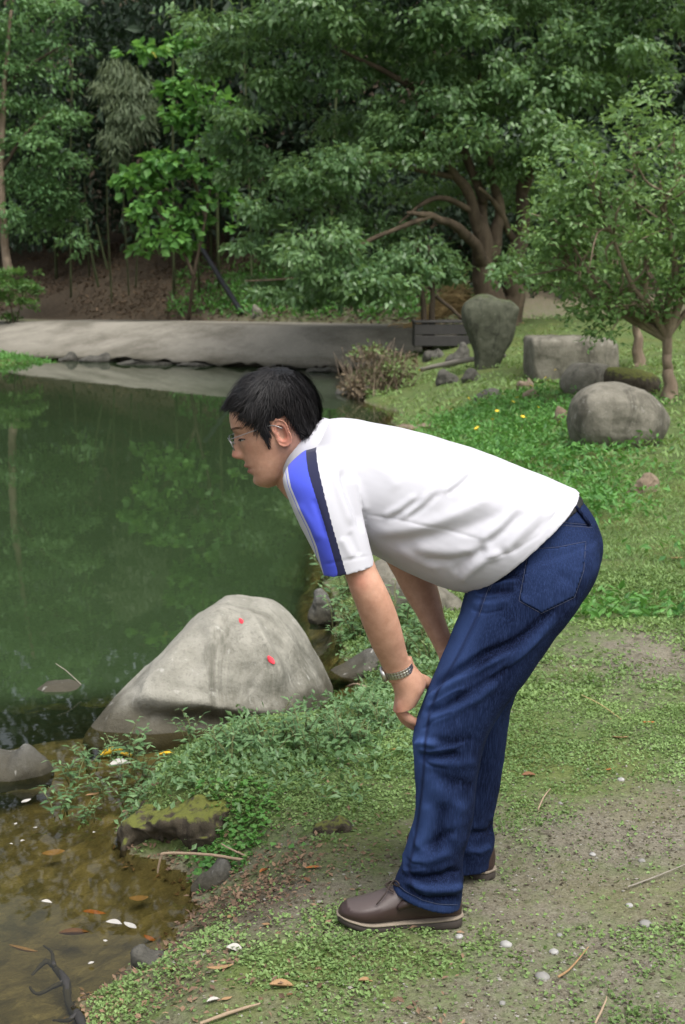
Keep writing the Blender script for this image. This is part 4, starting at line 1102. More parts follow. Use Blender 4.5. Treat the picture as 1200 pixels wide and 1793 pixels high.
thick = 2.0 + 15.0 * sstep(0, 34, dz) * (0.62 + 0.38 * sstep(20, 110, gz)) - 5.0 * sstep(-40, -90, gx)
pn = np.stack([gx, gy, gz], -1).reshape(-1, 3)
lump = fbm(pn * np.array([0.05, 0.06, 0.045]), 5, 3).reshape(gx.shape)
thick = thick + lump * 6.5 * sstep(2, 25, dz)
quiff = sstep(70, 102, gx) * sstep(-4, 8, dz) * sstep(128, 96, gz) * (0.75 + 0.25 * np.cos(gy * 0.16))
hxx = gx + Nn[..., 0] * thick + quiff * (32 + 10 * lump); hyy = gy + Nn[..., 1] * thick * 0.82; hzz = gz + Nn[..., 2] * thick + quiff * 3
inside = dz > -1
nz_, nt_ = gx.shape
HV = H(hxx, hyy, hzz).reshape(-1, 3)
idx = np.arange(nz_ * nt_).reshape(nz_, nt_)
q = np.stack([idx[:-1], np.roll(idx, -1, 1)[:-1], np.roll(idx, -1, 1)[1:], idx[1:]], -1)
ok = inside[:-1] & np.roll(inside, -1, 1)[:-1] & np.roll(inside, -1, 1)[1:] & inside[1:]
quads = q[ok]
top = len(HV); HV = np.concatenate([HV, HV[idx[-1]].mean(0)[None]])
Fh = [tuple(r) for r in quads] + [(int(idx[-1][j]), int(idx[-1][(j + 1) % nt_]), top) for j in range(nt_)]
rnd_h = list(np.zeros(len(HV)))
rng = np.random.default_rng(11)
cand = np.argwhere(inside)
Vh = HV.tolist()
crown = np.array([-42.0, 0, 126.0])
_pick = cand[rng.integers(len(cand), size=9000)]
_pp = np.stack([hxx[_pick[:, 0], _pick[:, 1]], hyy[_pick[:, 0], _pick[:, 1]], hzz[_pick[:, 0], _pick[:, 1]]], 1)
_lk1, _lk2 = vnoise(_pp * 0.055, 21), vnoise(_pp * 0.055 + 50, 22)
for k in range(9000):
    i, j = _pick[k]
    p = np.array([hxx[i, j], hyy[i, j], hzz[i, j]]); n = Nn[i, j]
    away = p - crown
    flow = away / (np.linalg.norm(away) + 1e-6)
    lock, lock2 = _lk1[k], _lk2[k]
    flow = flow * 0.7 + np.array([0.95, 0, -0.25]) * sstep(-20, 60, p[0]) + np.array([-0.25, 0, -0.8]) * sstep(-20, -70, p[0]) + np.array([lock * 0.7, lock2 * 0.5, lock2 * 0.6]) + rng.normal(0, 0.14, 3)
    if p[2] < 34 and p[0] > 10: flow = np.array([-0.15, 0, -1.0]) + rng.normal(0, 0.08, 3)
    flow -= n * flow.dot(n); flow /= np.linalg.norm(flow) + 1e-6
    Ln = rng.uniform(22, 46)
    edge = dz[i, j]
    if edge < 26: Ln = min(Ln, 4 + edge * 0.9 + rng.uniform(0, 5))
    side = np.cross(n, flow); wd = rng.uniform(0.28, 0.62)
    lift = rng.uniform(-0.6, 2.2) + 2.2 * max(0, lock) + (rng.uniform(1, 8) if rng.random() < 0.13 else 0)
    o = len(Vh); pts_ = []
    for m_, (a_, ww_) in enumerate(((0, .5), (.35, 1), (.7, .8), (1, .1))):
        s_ = a_ * Ln
        c_ = p + flow * s_ + n * (lift * min(1, a_ * 3) - 0.8 * (a_ == 0) - s_ * s_ / 230.0)
        pts_ += [c_ - side * wd * ww_, c_ + side * wd * ww_ + n * 0.25]
    tri = np.array(pts_)
    Vh += H(tri[:, 0], tri[:, 1], tri[:, 2]).tolist()
    Fh += [(o + 2 * m_, o + 2 * m_ + 1, o + 2 * m_ + 3, o + 2 * m_ + 2) for m_ in range(3)]
    rnd_h += [rng.random()] * 8
hair_me = npmesh('hair', Vh, Fh)
fattr(hair_me, 'rnd', rnd_h)
hair = wear('hair', hair_me, M['hair'])

# ---- glasses
gl = obj('glasses', npmesh('glasses', *joinm([
    tube(H(np.array([116.0, 119, 116]), np.array([-9.0, 0, 9]), np.array([15.0, 18, 15])), [.0009] * 3, 8, 4),
    *[tube(H(np.array([113.5, 110, 90, 50, 8, -14]), s * np.array([57.0, 66, 71, 75, 78, 79]), np.array([20.0, 21, 23, 26, 27, 14])), [.0009, .0010, .0009, .0009, .0010, .0013], 8, 4) for s in (-1, 1)],
    *[tube(H(np.array([112.0, 107]), s * np.array([10.0, 9]), np.array([9.0, 5])), [.0006, .0016], 8, 3) for s in (-1, 1)]])), M['frame'], person, world=True)
for s in (-1, 1):
    a = np.linspace(0, 2 * math.pi, 40, endpoint=False)
    ex = np.sign(np.cos(a)) * np.abs(np.cos(a)) ** 0.7; ez = np.sign(np.sin(a)) * np.abs(np.sin(a)) ** 0.7
    yy, zz = s * (33 + 24 * ex), 7 + 15.5 * ez
    xx = 115.5 - 0.0035 * (yy) ** 2 * 0.6 + 0.18 * (zz - 7)
    rim = H(xx, yy, zz)
    me = npmesh('rim', *joinm([tube(np.concatenate([rim, rim[:2]]), [.0012] * 42, 6, 1, False)]))
    obj('rim', me, M['frame'], gl, world=True)
    c = H(np.array([114.8]), np.array([s * 33.0]), np.array([7.0]))
    o = npmesh('lens', np.concatenate([rim, c, rim - HF * 0.0016, c - HF * 0.0016]),
               [(i, (i + 1) % 40, 40) for i in range(40)] + [(41 + (i + 1) % 40, 41 + i, 81) for i in range(40)])
    obj('lens', o, M['lens'], gl, world=True)

# ---- polo shirt
torso = [(812, 1034, 1014, 860, YM, .180), (772, 1024, 972, 842, YM, .188), (720, 1003, 912, 817, YM, .190), (668, 976, 848, 792, YM, .192),
         (622, 950, 780, 770, YM, .192), (580, 925, 712, 753, YM, .188), (545, 898, 652, 741, YM, .170), (515, 868, 605, 733, YM, .125), (503, 850, 578, 734, YM, .080)][::-1]
sl_near = [(530, 790, 604, 772, 3.20, .05), (506, 812, 615, 800, 3.16, .066), (495, 838, 622, 832, 3.135, .072), (505, 872, 628, 866, 3.12, .074), (524, 915, 636, 905, 3.108, .072), (546, 958, 647, 948, 3.098, .066),
           (559, 985, 653, 972, 3.093, .062), (567, 1007, 657, 989, 3.09, .060)]
sl_far = [(535, 795, 604, 780, 3.40, .05), (512, 818, 625, 808, 3.44, .066), (512, 848, 650, 845, 3.47, .072), (545, 890, 672, 880, 3.49, .072), (580, 925, 695, 912, 3.505, .068), (612, 955, 715, 935, 3.515, .062)]
shirt_me = remeshed('polo_shirt', [loft(torso, 5, 60, 0.92, 0.05), loft(sl_near, 5, 44, 1.0, 0.04), loft(sl_far, 5, 44, 1.0, 0.04)], 0.0036, 6, 0.5)
shirt_lines = [
    ([(630, 899), (688, 908), (747, 920), (800, 934), (851, 947)], 2.6, -2.0),
    ([(636, 925), (680, 930), (726, 924), (770, 912), (813, 894), (845, 878), (872, 862)], 15, 9),
    ([(650, 948), (705, 950), (760, 940), (815, 926), (860, 908), (900, 884)], 15, -8),
    ([(668, 905), (700, 888), (732, 864)], 7, 4.5), ([(676, 912), (708, 896), (742, 870)], 6, -4),
    ([(700, 908), (735, 882), (766, 850)], 7, 4.5), ([(710, 912), (745, 888), (776, 858)], 6, -4),
    ([(774, 864), (798, 846), (822, 822)], 6, 4), ([(782, 868), (806, 850), (830, 828)], 6, -3.5),
    ([(838, 950), (872, 922), (912, 880)], 8, 6), ([(850, 956), (884, 930), (922, 892)], 8, -6),
    ([(878, 970), (915, 930), (958, 884)], 9, 6), ([(892, 972), (928, 938), (968, 896)], 9, -5),
    ([(800, 1022), (826, 996), (852, 975), (884, 966)], 10, 10), ([(790, 1004), (822, 976), (856, 960)], 10, -8),
    ([(717, 958), (780, 966), (847, 962)], 12, 6), ([(735, 980), (790, 982), (830, 972)], 9, -6),
    ([(690, 958), (730, 980), (775, 998)], 10, 5), ([(898, 965), (940, 920), (985, 880)], 8, 4),
    ([(596, 815), (604, 845), (618, 880), (630, 905), (640, 935)], 9, -11), ([(584, 822), (592, 855), (604, 890), (616, 925)], 8, 6),
    ([(620, 836), (632, 870), (642, 900)], 9, 5), ([(520, 880), (545, 915), (560, 950)], 8, 3.5), ([(548, 870), (560, 905), (572, 945)], 6, -4),
    ([(610, 930), (622, 955), (632, 975)], 7, -4), ([(596, 940), (608, 962), (618, 980)], 7, 4),
    ([(562, 990), (590, 984), (620, 978), (654, 972)], 2.4, -1.6),
    ([(995, 862), (972, 900), (944, 938), (900, 966), (860, 976), (842, 978)], 2.4, -1.6),
    ([(700, 790), (760, 805), (830, 830)], 14, 3), ([(860, 840), (900, 850), (950, 868)], 10, -3), ([(640, 800), (680, 830), (700, 860)], 14, 3)]
V = folds(shirt_me, [(a_, b_ * (0.85 if b_ > 3 else 1), c_ * (0.92 if b_ > 3 else 1)) for a_, b_, c_ in shirt_lines])
N = normals_of(shirt_me)
V = V + N * (fbm(V * 9, 3, 3) * 0.0035)[:, None]
setverts(shirt_me, V)
q = V.copy(); q[:, 1] = 3.08
su, sv = PIX(q)
def xat(pl, v): return np.interp(v, [p[1] for p in pl], [p[0] for p in pl])
u_pb = xat([(522, 780), (503, 806), (502, 824), (510, 854), (527, 891), (544, 924), (555.5, 954), (567, 1005)], sv)
u_bn = xat([(524, 766), (533, 774), (533, 795), (540.4, 827), (553.8, 865.6), (569, 912.5), (580.6, 954), (591.5, 993)], sv)
u_nw = xat([(549, 761), (550.5, 787), (557, 820), (569, 867), (582, 916), (595.6, 963), (606, 998)], sv)
band = np.where(su < u_pb, (su - u_pb) / 26.0, np.where(su < u_bn, (su - u_pb) / (u_bn - u_pb + 1e-6), np.where(su < u_nw, 1 + (su - u_bn) / (u_nw - u_bn + 1e-6), 2 + (su - u_nw) / 60)))
band = np.where(sv < 760, 3.0, band)
fattr(shirt_me, 'band', np.clip((band + 1) / 4, -0.5, 1.5))
axis = PY(612, 996, 3.09)
fattr(shirt_me, 'inside', np.zeros(len(V)))
shirt = wear('polo_shirt', shirt_me, M['knit'])
# collar: a folded band standing round the neck
n = 60; t = np.linspace(0, 2 * math.pi, n, endpoint=False)
def ring(a, b, Y, rd, bow, grow=1.0):
    A_, B_ = PY(*a, Y), PY(*b, Y); c = (A_ + B_) / 2; h = (A_ - B_) / 2
    bw = PY(a[0] + bow[0], a[1] + bow[1], Y) - A_
    return c + grow * (np.cos(t)[:, None] * h + np.sin(t)[:, None] * np.array([0, rd, 0])) + (np.abs(np.sin(t)) ** 1.5)[:, None] * bw
cr = np.array([ring((512, 872), (590, 737), YM, .100, (6, -2)), ring((500, 856), (577, 734), YM, .083, (-9, -6)), ring((494, 848), (569, 732), YM, .074, (-17, -10)),
               ring((495, 847), (568, 733), YM, .071, (-18, -10)), ring((503, 852), (570, 744), YM, .072, (-8, -4)), ring((514, 866), (582, 748), YM, .088, (4, 0))])
Vc = cr.reshape(-1, 3); k = len(cr)
Fc = [(i * n + j, i * n + (j + 1) % n, ((i + 1) % k) * n + (j + 1) % n, ((i + 1) % k) * n + j) for i in range(k) for j in range(n)]
wear('collar', npmesh('collar', Vc, Fc), M['white_knit'], shirt)

# ---- jeans
pelvis = [(800, 985, 1012, 866, YM, .135), (812, 1000, 1030, 890, YM, .150), (818, 1018, 1046, 918, YM, .160), (815, 1045, 1054, 955, YM, .168), (805, 1085, 1040, 1010, YM, .155), (800, 1120, 1000, 1075, YM, .10)]
leg_n = [(830, 1005, 1048, 945, 3.225, .090), (814, 1055, 1048, 995, 3.21, .098), (792, 1108, 1012, 1062, 3.20, .100), (770, 1160, 962, 1130, 3.19, .096), (747, 1213, 908, 1203, 3.18, .090),
         (725, 1278, 862, 1270, 3.172, .086), (725, 1330, 842, 1322, 3.17, .081), (729, 1382, 833, 1386, 3.17, .078), (727, 1432, 826, 1446, 3.17, .076), (713, 1482, 809, 1500, 3.17, .075), (698, 1528, 811, 1548, 3.17, .074), (689, 1556, 806, 1588, 3.17, .072)]
leg_f = [(830, 1005, 1046, 945, 3.375, .090), (812, 1055, 1045, 995, 3.39, .098), (800, 1108, 1008, 1062, 3.40, .100), (788, 1160, 956, 1130, 3.41, .095), (775, 1213, 910, 1200, 3.42, .090),
         (760, 1270, 890, 1255, 3.43, .086), (757, 1330, 885, 1310, 3.43, .081), (752, 1390, 874, 1375, 3.43, .078), (748, 1440, 862, 1438, 3.43, .076), (742, 1478, 866, 1472, 3.43, .075), (742, 1504, 857, 1500, 3.43, .072), (745, 1512, 856, 1517, 3.43, .070)]
jeans_me = remeshed('jeans', [loft(pelvis, 5, 56, 0.9), loft(leg_n, 5, 48, 0.95, 0.03), loft(leg_f, 5, 48, 0.95, 0.03)], 0.0033, 5, 0.5)
jean_lines = [
    ([(716, 1247), (746, 1207), (796, 1176), (850, 1143), (905, 1118)], 7, -8), ([(722, 1258), (752, 1222), (800, 1192), (860, 1160), (915, 1132)], 8, 6),
    ([(731, 1250), (773, 1239), (820, 1212), (868, 1183), (910, 1150)], 7, -6), ([(740, 1268), (790, 1248), (840, 1220), (880, 1186)], 9, 5),
    ([(800, 1225), (845, 1198), (890, 1160), (940, 1115), (985, 1070)], 9, 5), ([(800, 1196), (860, 1150), (920, 1110), (975, 1060)], 8, -5),
    ([(833, 1008), (870, 1011), (912, 1004)], 6, -4.5), ([(833, 1018), (870, 1022), (912, 1016)], 5, 3.5), ([(826, 1032), (862, 1036), (905, 1034)], 6, -4), ([(820, 1056), (860, 1058), (900, 1050)], 7, 3),
    ([(726, 1322), (742, 1325), (772, 1327), (810, 1318)], 7, -7), ([(724, 1303), (740, 1300), (770, 1303)], 8, 6),
    ([(745, 1292), (790, 1300), (838, 1292)], 10, -2.5), ([(745, 1345), (790, 1368), (834, 1378)], 12, -2.6), ([(750, 1330), (800, 1338), (838, 1330)], 10, 2.6), ([(752, 1372), (790, 1400), (824, 1425)], 14, 2.2),
    ([(748, 1400), (744, 1450), (732, 1500)], 12, 4.0), ([(776, 1400), (768, 1455), (752, 1505)], 14, -4.2), ([(806, 1395), (800, 1440), (790, 1480)], 12, 2.8),
    ([(716, 1494), (760, 1476), (806, 1448)], 8, -3.6), ([(708, 1508), (748, 1508), (798, 1486)], 10, 4.2),
    ([(702, 1532), (740, 1540), (775, 1534), (806, 1520)], 8, -8.5), ([(704, 1538), (745, 1556), (790, 1556), (812, 1548)], 8, 8), ([(708, 1552), (750, 1574), (806, 1570)], 6, -5),
    ([(692, 1546), (706, 1562), (740, 1580), (803, 1588)], 2.4, -1.8),
    ([(868, 1440), (858, 1456), (820, 1462)], 8, -6), ([(862, 1480), (840, 1490), (812, 1486)], 7, 5),
    ([(728, 1262), (752, 1236), (790, 1214), (820, 1200)], 3.2, 2.4), ([(735, 1280), (760, 1262), (800, 1246)], 3.2, -2.2), ([(730, 1310), (752, 1316), (790, 1310), (820, 1300)], 3.0, 2.2), ([(738, 1330), (756, 1342), (784, 1346)], 3.0, -2.2),
    ([(836, 1012), (860, 1020), (884, 1018)], 2.8, -2.0), ([(828, 1040), (850, 1046), (880, 1042)], 2.8, 2.0), ([(822, 1066), (850, 1074), (890, 1066)], 3.0, -2.0), ([(905, 1120), (940, 1098), (975, 1062)], 3.4, -2.6), ([(880, 1175), (915, 1145), (950, 1108)], 3.4, 2.4),
    ([(706, 1500), (724, 1512), (745, 1514)], 3.0, -2.4), ([(700, 1520), (722, 1526), (752, 1522)], 3.0, 2.2), ([(770, 1540), (792, 1530), (808, 1522)], 3.0, -2.6), ([(712, 1556), (734, 1564), (760, 1564)], 3.0, 2.2),
    ([(975, 1000), (1010, 1030), (1000, 1060)], 12, -3), ([(985, 915), (1010, 918), (1040, 921)], 3, -2)]
seam_pts = [(872, 985), (866, 1000), (850, 1035), (835, 1080), (810, 1132), (785, 1178), (768, 1208), (752, 1247), (746, 1290), (743, 1330), (739, 1380), (734, 1425), (724, 1485), (716, 1518), (719, 1540), (726, 1566)]
jean_lines = [(pl_, sg_ * 0.85, am_ * 1.5) for pl_, sg_, am_ in jean_lines]
jean_lines.append((seam_pts, 3.0, -2.2))
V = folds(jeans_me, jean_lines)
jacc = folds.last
N = normals_of(jeans_me)
ju, jv = PIX(V)
wv = V + 0.03 * np.stack([fbm(V * 11, 31, 2), fbm(V * 11, 32, 2), fbm(V * 11, 33, 2)], 1)
ridge = lambda p, sd_: 1 - np.abs(vnoise(p, sd_)) * 2
zone_k = np.exp(-((jv - 1300) / 75) ** 2); zone_a = np.exp(-((jv - 1510) / 70) ** 2); zone_h = np.exp(-((jv - 1060) / 80) ** 2) * (ju < 960)
tilt0 = np.stack([wv[:, 0] * .9 + wv[:, 2] * .43, wv[:, 1], wv[:, 2] * .9 - wv[:, 0] * .43], 1); tilt1 = np.stack([wv[:, 0] * .8 - wv[:, 2] * .6, wv[:, 1], wv[:, 2] * .8 + wv[:, 0] * .6], 1)
wr = zone_k * ridge(tilt0 * np.array([7, 7, 22]), 41) * 0.0022 + zone_a * ridge(tilt1 * np.array([9, 9, 26]), 42) * 0.0034
tilt = np.stack([wv[:, 0] * 0.6 + wv[:, 2] * 0.8, wv[:, 1], wv[:, 2] * 0.6 - wv[:, 0] * 0.8], 1)
wr = wr + zone_h * ridge(tilt * np.array([6, 6, 26]), 43) * 0.0022
V = V + N * (fbm(V * np.array([14, 14, 9]), 8, 3) * 0.0045 + wr)[:, None]
setverts(jeans_me, V)
ju, jv = PIX(V)
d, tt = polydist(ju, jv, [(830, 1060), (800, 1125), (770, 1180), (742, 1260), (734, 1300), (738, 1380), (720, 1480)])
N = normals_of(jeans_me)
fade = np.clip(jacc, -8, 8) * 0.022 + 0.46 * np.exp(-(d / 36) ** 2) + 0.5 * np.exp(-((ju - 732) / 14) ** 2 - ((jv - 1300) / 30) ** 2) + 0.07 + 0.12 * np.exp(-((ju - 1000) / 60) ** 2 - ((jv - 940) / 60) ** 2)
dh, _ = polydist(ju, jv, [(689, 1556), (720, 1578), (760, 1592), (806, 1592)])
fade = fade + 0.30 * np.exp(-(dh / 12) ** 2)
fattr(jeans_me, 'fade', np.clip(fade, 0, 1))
ds, _ = polydist(ju, jv, seam_pts)
fattr(jeans_me, 'seam', np.exp(-(ds / 2.6) ** 2) * 0.8 * (N[:, 1] < 0))
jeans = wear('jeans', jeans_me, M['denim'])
jb = BVHTree.FromPolygons(V.tolist(), [tuple(p.vertices) for p in jeans_me.polygons])
def drape(u, v, lift=0.001):
    d = np.array(raydir(u, v)); hit, nn, _, _ = jb.ray_cast(Vector((0, 0, CAM_H)), Vector(d))
    if hit is None: return None
    return np.array(hit) + np.array(nn) * lift
def dline(pl, lift=0.0008, step=6):
    out = []
    for i in range(len(pl) - 1):
        m = max(2, int(math.dist(pl[i], pl[i + 1]) / step))
        for k in range(m):
            p = drape(pl[i][0] + (pl[i + 1][0] - pl[i][0]) * k / m, pl[i][1] + (pl[i + 1][1] - pl[i][1]) * k / m, lift)
            if p is not None: out.append(p)
    p = drape(*pl[-1], lift)
    if p is not None: out.append(p)
    return np.array(out)
def stitch(name, lines, rad, mat, parent):
    parts = []
    for pl in lines:
        P_ = dline(pl)
        if len(P_) > 2: parts.append(tube(P_, [rad] * len(P_), 5, 1, False))
    if parts: wear(name, npmesh(name, *joinm(parts)), mat, parent)
# back pocket: a patch of denim standing off the seat
poly = [(926, 962), (976, 958), (1026, 948), (1022, 1000), (1006, 1046), (948, 1074), (909, 1052)]
def inpoly(x, y, P):
    c = False
    for i in range(len(P)):
        x1, y1 = P[i]; x2, y2 = P[i - 1]
        if (y1 > y) != (y2 > y) and x < (x2 - x1) * (y - y1) / (y2 - y1) + x1: c = not c
    return c
gs = 3.0; pts = {}; PV = []; PF = []
us = np.arange(900, 1034, gs); vs = np.arange(940, 1082, gs)
for i, a in enumerate(us):
    for j, b in enumerate(vs):
        if inpoly(a, b, poly):
            p = drape(a, b, 0.0026)
            if p is not None: pts[i, j] = len(PV); PV.append(p)
for (i, j) in pts:
    if all(kk in pts for kk in ((i + 1, j), (i, j + 1), (i + 1, j + 1))):
        PF.append((pts[i, j], pts[i, j + 1], pts[i + 1, j + 1], pts[i + 1, j]))
nb = len(PV)
pk = npmesh('back_pocket', PV, PF)
fattr(pk, 'fade', np.full(len(PV), 0.22)); fattr(pk, 'seam', np.zeros(len(PV)))
pko = wear('back_pocket', pk, M['denim'], jeans)
sm = pko.modifiers.new('thick', 'SOLIDIFY'); sm.thickness = 0.0024; sm.offset = -1
loop = poly + [poly[0]]
stitch('pocket_stitching', [loop, [(928, 974), (976, 970), (1022, 961)], [(930, 966), (918, 1048), (946, 1066)]], 0.0004, M['thread'], jeans)
for nm_, ln_ in (('side_seam', [(p[0] + 4, p[1]) for p in seam_pts[:4]]), ('side_seam', [(a + 7, b) for a, b in seam_pts[:3]]), ('yoke_seam', [(978, 914), (1008, 917), (1036, 919)]), ('yoke_seam', [(976, 919), (1008, 922), (1037, 924)]),
                 ('hem_stitching', [(692, 1544), (710, 1560), (740, 1576), (770, 1583), (802, 1584)])):
    stitch(nm_, [ln_], 0.0004, M['thread'], jeans)
lp = dline([(1003, 884), (1016, 900), (1030, 918)], 0.004, 5)
if len(lp) > 2: wear('belt_loop', npmesh('belt_loop', *tube(lp, [.0042] * len(lp), 8, 1)), M['denim'], jeans)
blt = remeshed('belt', [loft([(790, 978, 1006, 860, YM, .136), (796, 984, 1014, 866, YM, .141), (801, 990, 1021, 875, YM, .144)], 3, 56, 0.9)], 0.004, 2)
wear('belt', blt, M['belt'])

# ---- shoes
def make_shoe(heel, yaw):
    """built along -x from the heel, then turned and put on the ground"""
    ss = [0, .02, .07, .18, .32, .45, .58, .70, .82, .92, .975, 1.0]
    ww = [.010, .024, .033, .037, .036, .037, .043, .048, .047, .038, .024, .006]
    hh = [.062, .082, .094, .098, .100, .098, .086, .070, .059, .051, .042, .028]
    cy = [0, 0, 0, 0, 0, .001, .002, .003, .004, .006, .008, .009]
    LN = 0.292
    R_ = Matrix.Rotation(yaw, 3, 'Z')
    def place(Vv): return np.array([np.array(R_ @ Vector(p)) + heel for p in Vv])
    S_ = catmull(np.stack([ss, ww, hh, cy], 1), 5)
    tt_ = np.linspace(0, 2 * math.pi, 36, endpoint=False)
    rr = []; spring = lambda s: 0.010 * sstep(0.72, 1.0, s)
    for s, w_, h_, c_ in S_:
        z0 = 0.013 + 0.006 * sstep(0.45, 0.05, s) + spring(s)
        zc = z0 + (h_ - z0) * 0.38
        y_ = np.cos(tt_); z_ = np.sin(tt_)
        zz = np.where(z_ > 0, zc + (h_ - zc) * np.abs(z_) ** 0.85, zc - (zc - z0) * np.abs(z_) ** 0.6)
        rr.append(np.stack([np.full(36, -s * LN), c_ + w_ * np.sign(y_) * np.abs(y_) ** 0.8, zz], 1))
    Vv, Ff = rings(np.array(rr))
    Vv = np.array(Vv)
    s_ = -Vv[:, 0] / LN
    # moccasin apron: raised seam round the top of the toe
    lim = np.interp(s_, [0.4, 0.6, 0.9, 0.955, 1], [0.062, 0.054, 0.044, 0.055, 0.2])
    vamp = sstep(lim - 0.0015, lim + 0.0015, Vv[:, 2]) * sstep(0.42, 0.5, s_)
    Vv[:, 2] += 0.0022 * np.exp(-((Vv[:, 2] - lim) / 0.0035) ** 2) * sstep(0.45, 0.55, s_)
    up = npmesh('shoe', place(Vv), Ff); fattr(up, 'vamp', vamp * 0.85)
    shoe = wear('shoe', up, M['leather'])
    def slab(zb, zt, grow, name, mat):
        R2 = []
        for s, w_, h_, c_ in S_:
            e = -s * LN + (grow if s < 0.01 else 0) - (grow if s > 0.99 else 0)
            lift = spring(s)
            b_, t_ = zb(s), zt(s)
            k_ = min(0.004, (t_ - b_) * 0.35); W_ = w_ + grow
            R2.append([(e, c_ - W_ + k_, b_), (e, c_ + W_ - k_, b_), (e, c_ + W_, b_ + k_), (e, c_ + W_, t_ - k_), (e, c_ + W_ - k_, t_), (e, c_ - W_ + k_, t_), (e, c_ - W_, t_ - k_), (e, c_ - W_, b_ + k_)])
        v2, f2 = rings(np.array(R2))
        wear(name, npmesh(name, place(v2), f2), mat, shoe)
    top_ = lambda s: 0.0120 + 0.006 * sstep(0.45, 0.05, s) + spring(s) * 1.1
    slab(lambda s: -0.006 + 0.014 * sstep(0.74, 1.0, s), lambda s: top_(s), 0.0015, 'sole', M['sole'])
    slab(lambda s: top_(s) - 0.001, lambda s: top_(s) + 0.0040, 0.0038, 'welt', M['welt'])
    parts = []
    for a, b, c in (((-.150, -.020, .100), (-.165, 0, .100), (-.150, .022, .100)), ((-.165, -.028, .090), (-.180, 0, .094), (-.165, .03, .090))):
        parts.append(tube(place([a, b, c]), [.0022] * 3, 7, 4))
    parts.append(tube(place([(-.165, -.004, .100), (-.172, -.020, .104), (-.185, -.034, .088), (-.205, -.040, .066)]), [.0017] * 4, 7, 4))
    parts.append(tube(place([(-.165, -.004, .100), (-.158, -.022, .114), (-.150, -.030, .104), (-.162, -.012, .100)]), [.0017] * 4, 7, 4))
    wear('lace', npmesh('lace', *joinm(parts)), M['lace'], shoe)
    pa = place([(-.118, -.0385, .060), (-.135, -.0405, .066), (-.150, -.041, .058)])
    wear('side_tab', npmesh('side_tab', *tube(pa, [.007, .011, .008], 10, 4)), M['leather'], shoe)
h0 = PZ(806, 1606, 0.0); h1 = PZ(858, 1536, 0.0)
make_shoe(np.array([h0[0], 3.178, 0.004]), math.radians(4))
make_shoe(np.array([h1[0], 3.42, 0.004]), math.radians(-48))

# ---- wristwatch on the near wrist
wc = PY(698.5, 1171.5, 3.157); wa = PY(704, 1187, 3.163) - PY(693, 1156, 3.151); wa /= np.linalg.norm(wa)
e1 = PY(675, 1180, 3.155) - PY(722, 1163, 3.155); e1 /= np.linalg.norm(e1); e1 = e1 - wa * e1.dot(wa); e1 /= np.linalg.norm(e1)
e2 = np.cross(wa, e1)
watch = wear('wristwatch', npmesh('wristwatch', *joinm([(lambda c, r: rings(np.array([c + e1 * h_ + r_ * (np.cos(t)[:, None] * wa + np.sin(t)[:, None] * e2) for h_, r_ in ((-.003, .0165), (0, .0185), (.005, .0185), (.0075, .0165), (.0078, .0155), (.0066, .0150))])))(wc + e1 * 0.0345, 1)])), M['steel'])
RX, RY = 0.0335, 0.0285
for k in range(30):
    a = 2 * math.pi * k / 30
    if abs(a) < 0.45 or a > 2 * math.pi - 0.45: continue
    c = wc + e1 * math.cos(a) * RX + e2 * math.sin(a) * RY
    nrm = e1 * math.cos(a) / RX + e2 * math.sin(a) / RY; nrm /= np.linalg.norm(nrm)
    tn = np.cross(wa, nrm)
    for off, wid, hh in ((-.0062, .0030, .0016), (0.0, .0030, .0021), (.0062, .0030, .0016)):
        ringv = []
        for s in (-1, -.8, .8, 1):
            g = 1 if abs(s) < 1 else .8
            cc = c + wa * (off + s * wid)
            ringv.append([cc + tn * .0029 * g + nrm * hh * g, cc - tn * .0029 * g + nrm * hh * g, cc - tn * .0029 * g - nrm * .001, cc + tn * .0029 * g - nrm * .001])
        wear('bracelet_link', npmesh('bracelet_link', *rings(np.array(ringv)), smooth=False), M['steel'], watch)
# ------------------------------------------------------------------ low growth
def cover(name, label, n, box, dens, Lr, Wk, lift, mat, tilt=0.45, dirup=0.1, seed=1, cat='ground cover'):
    rng = np.random.default_rng(seed)
    x = rng.uniform(box[0], box[1], n); y = rng.uniform(box[2], box[3], n)
    k = rng.random(n) < dens(x, y)
    x, y = x[k], y[k]
    z = height(x, y) + rng.uniform(lift[0], lift[1], len(x)) * (0.4 + 0.6 * sstep(-.4, .4, vnoise(np.stack([x, y, 0 * x], 1) * 9, seed)))
    a = rng.uniform(0, 2 * math.pi, len(x))
    D = np.stack([np.cos(a), np.sin(a), rng.normal(dirup, tilt, len(x))], 1)
    N = np.stack([rng.normal(0, tilt, len(x)), rng.normal(0, tilt, len(x)), np.ones(len(x))], 1)
    L = rng.uniform(Lr[0], Lr[1], len(x))
    r = np.clip(0.5 + 0.35 * vnoise(np.stack([x, y, 0 * x], 1) * 5, seed + 2) + rng.normal(0, .22, len(x)), 0, 1)
    o = obj(name, leaf_mesh(name, np.stack([x, y, z], 1), D, N, L, L * Wk, r), mat)
    return tag(o, label, cat, kind='stuff')
def clump(x, y, s, sd): return fbm(np.stack([x, y, 0 * x], 1) * s, sd, 3)
def d_near(x, y):
    g = greenness(x, y)
    return np.clip(1.05 * g + 1.25 * clump(x, y, 3.6, 3) + 0.55 * clump(x, y, 15, 4) - 0.36, 0.05, 0.92) * (pond_sd(x, y) > 0.015)
cover('ground_cover', 'tiny round leaved creeping growth on the trodden soil around the shoes', 190000, (-0.75, 1.7, 2.62, 5.2), d_near, (.006, .0135), .75, (.001, .012), M['leaf_cover'], .5, .15, 1)
cover('ground_cover', 'short creeping green turf on the bank beyond the man', 120000, (-0.7, 2.4, 5.0, 7.2), d_near, (.010, .024), .6, (.002, .025), M['leaf_cover'], .55, .3, 2)
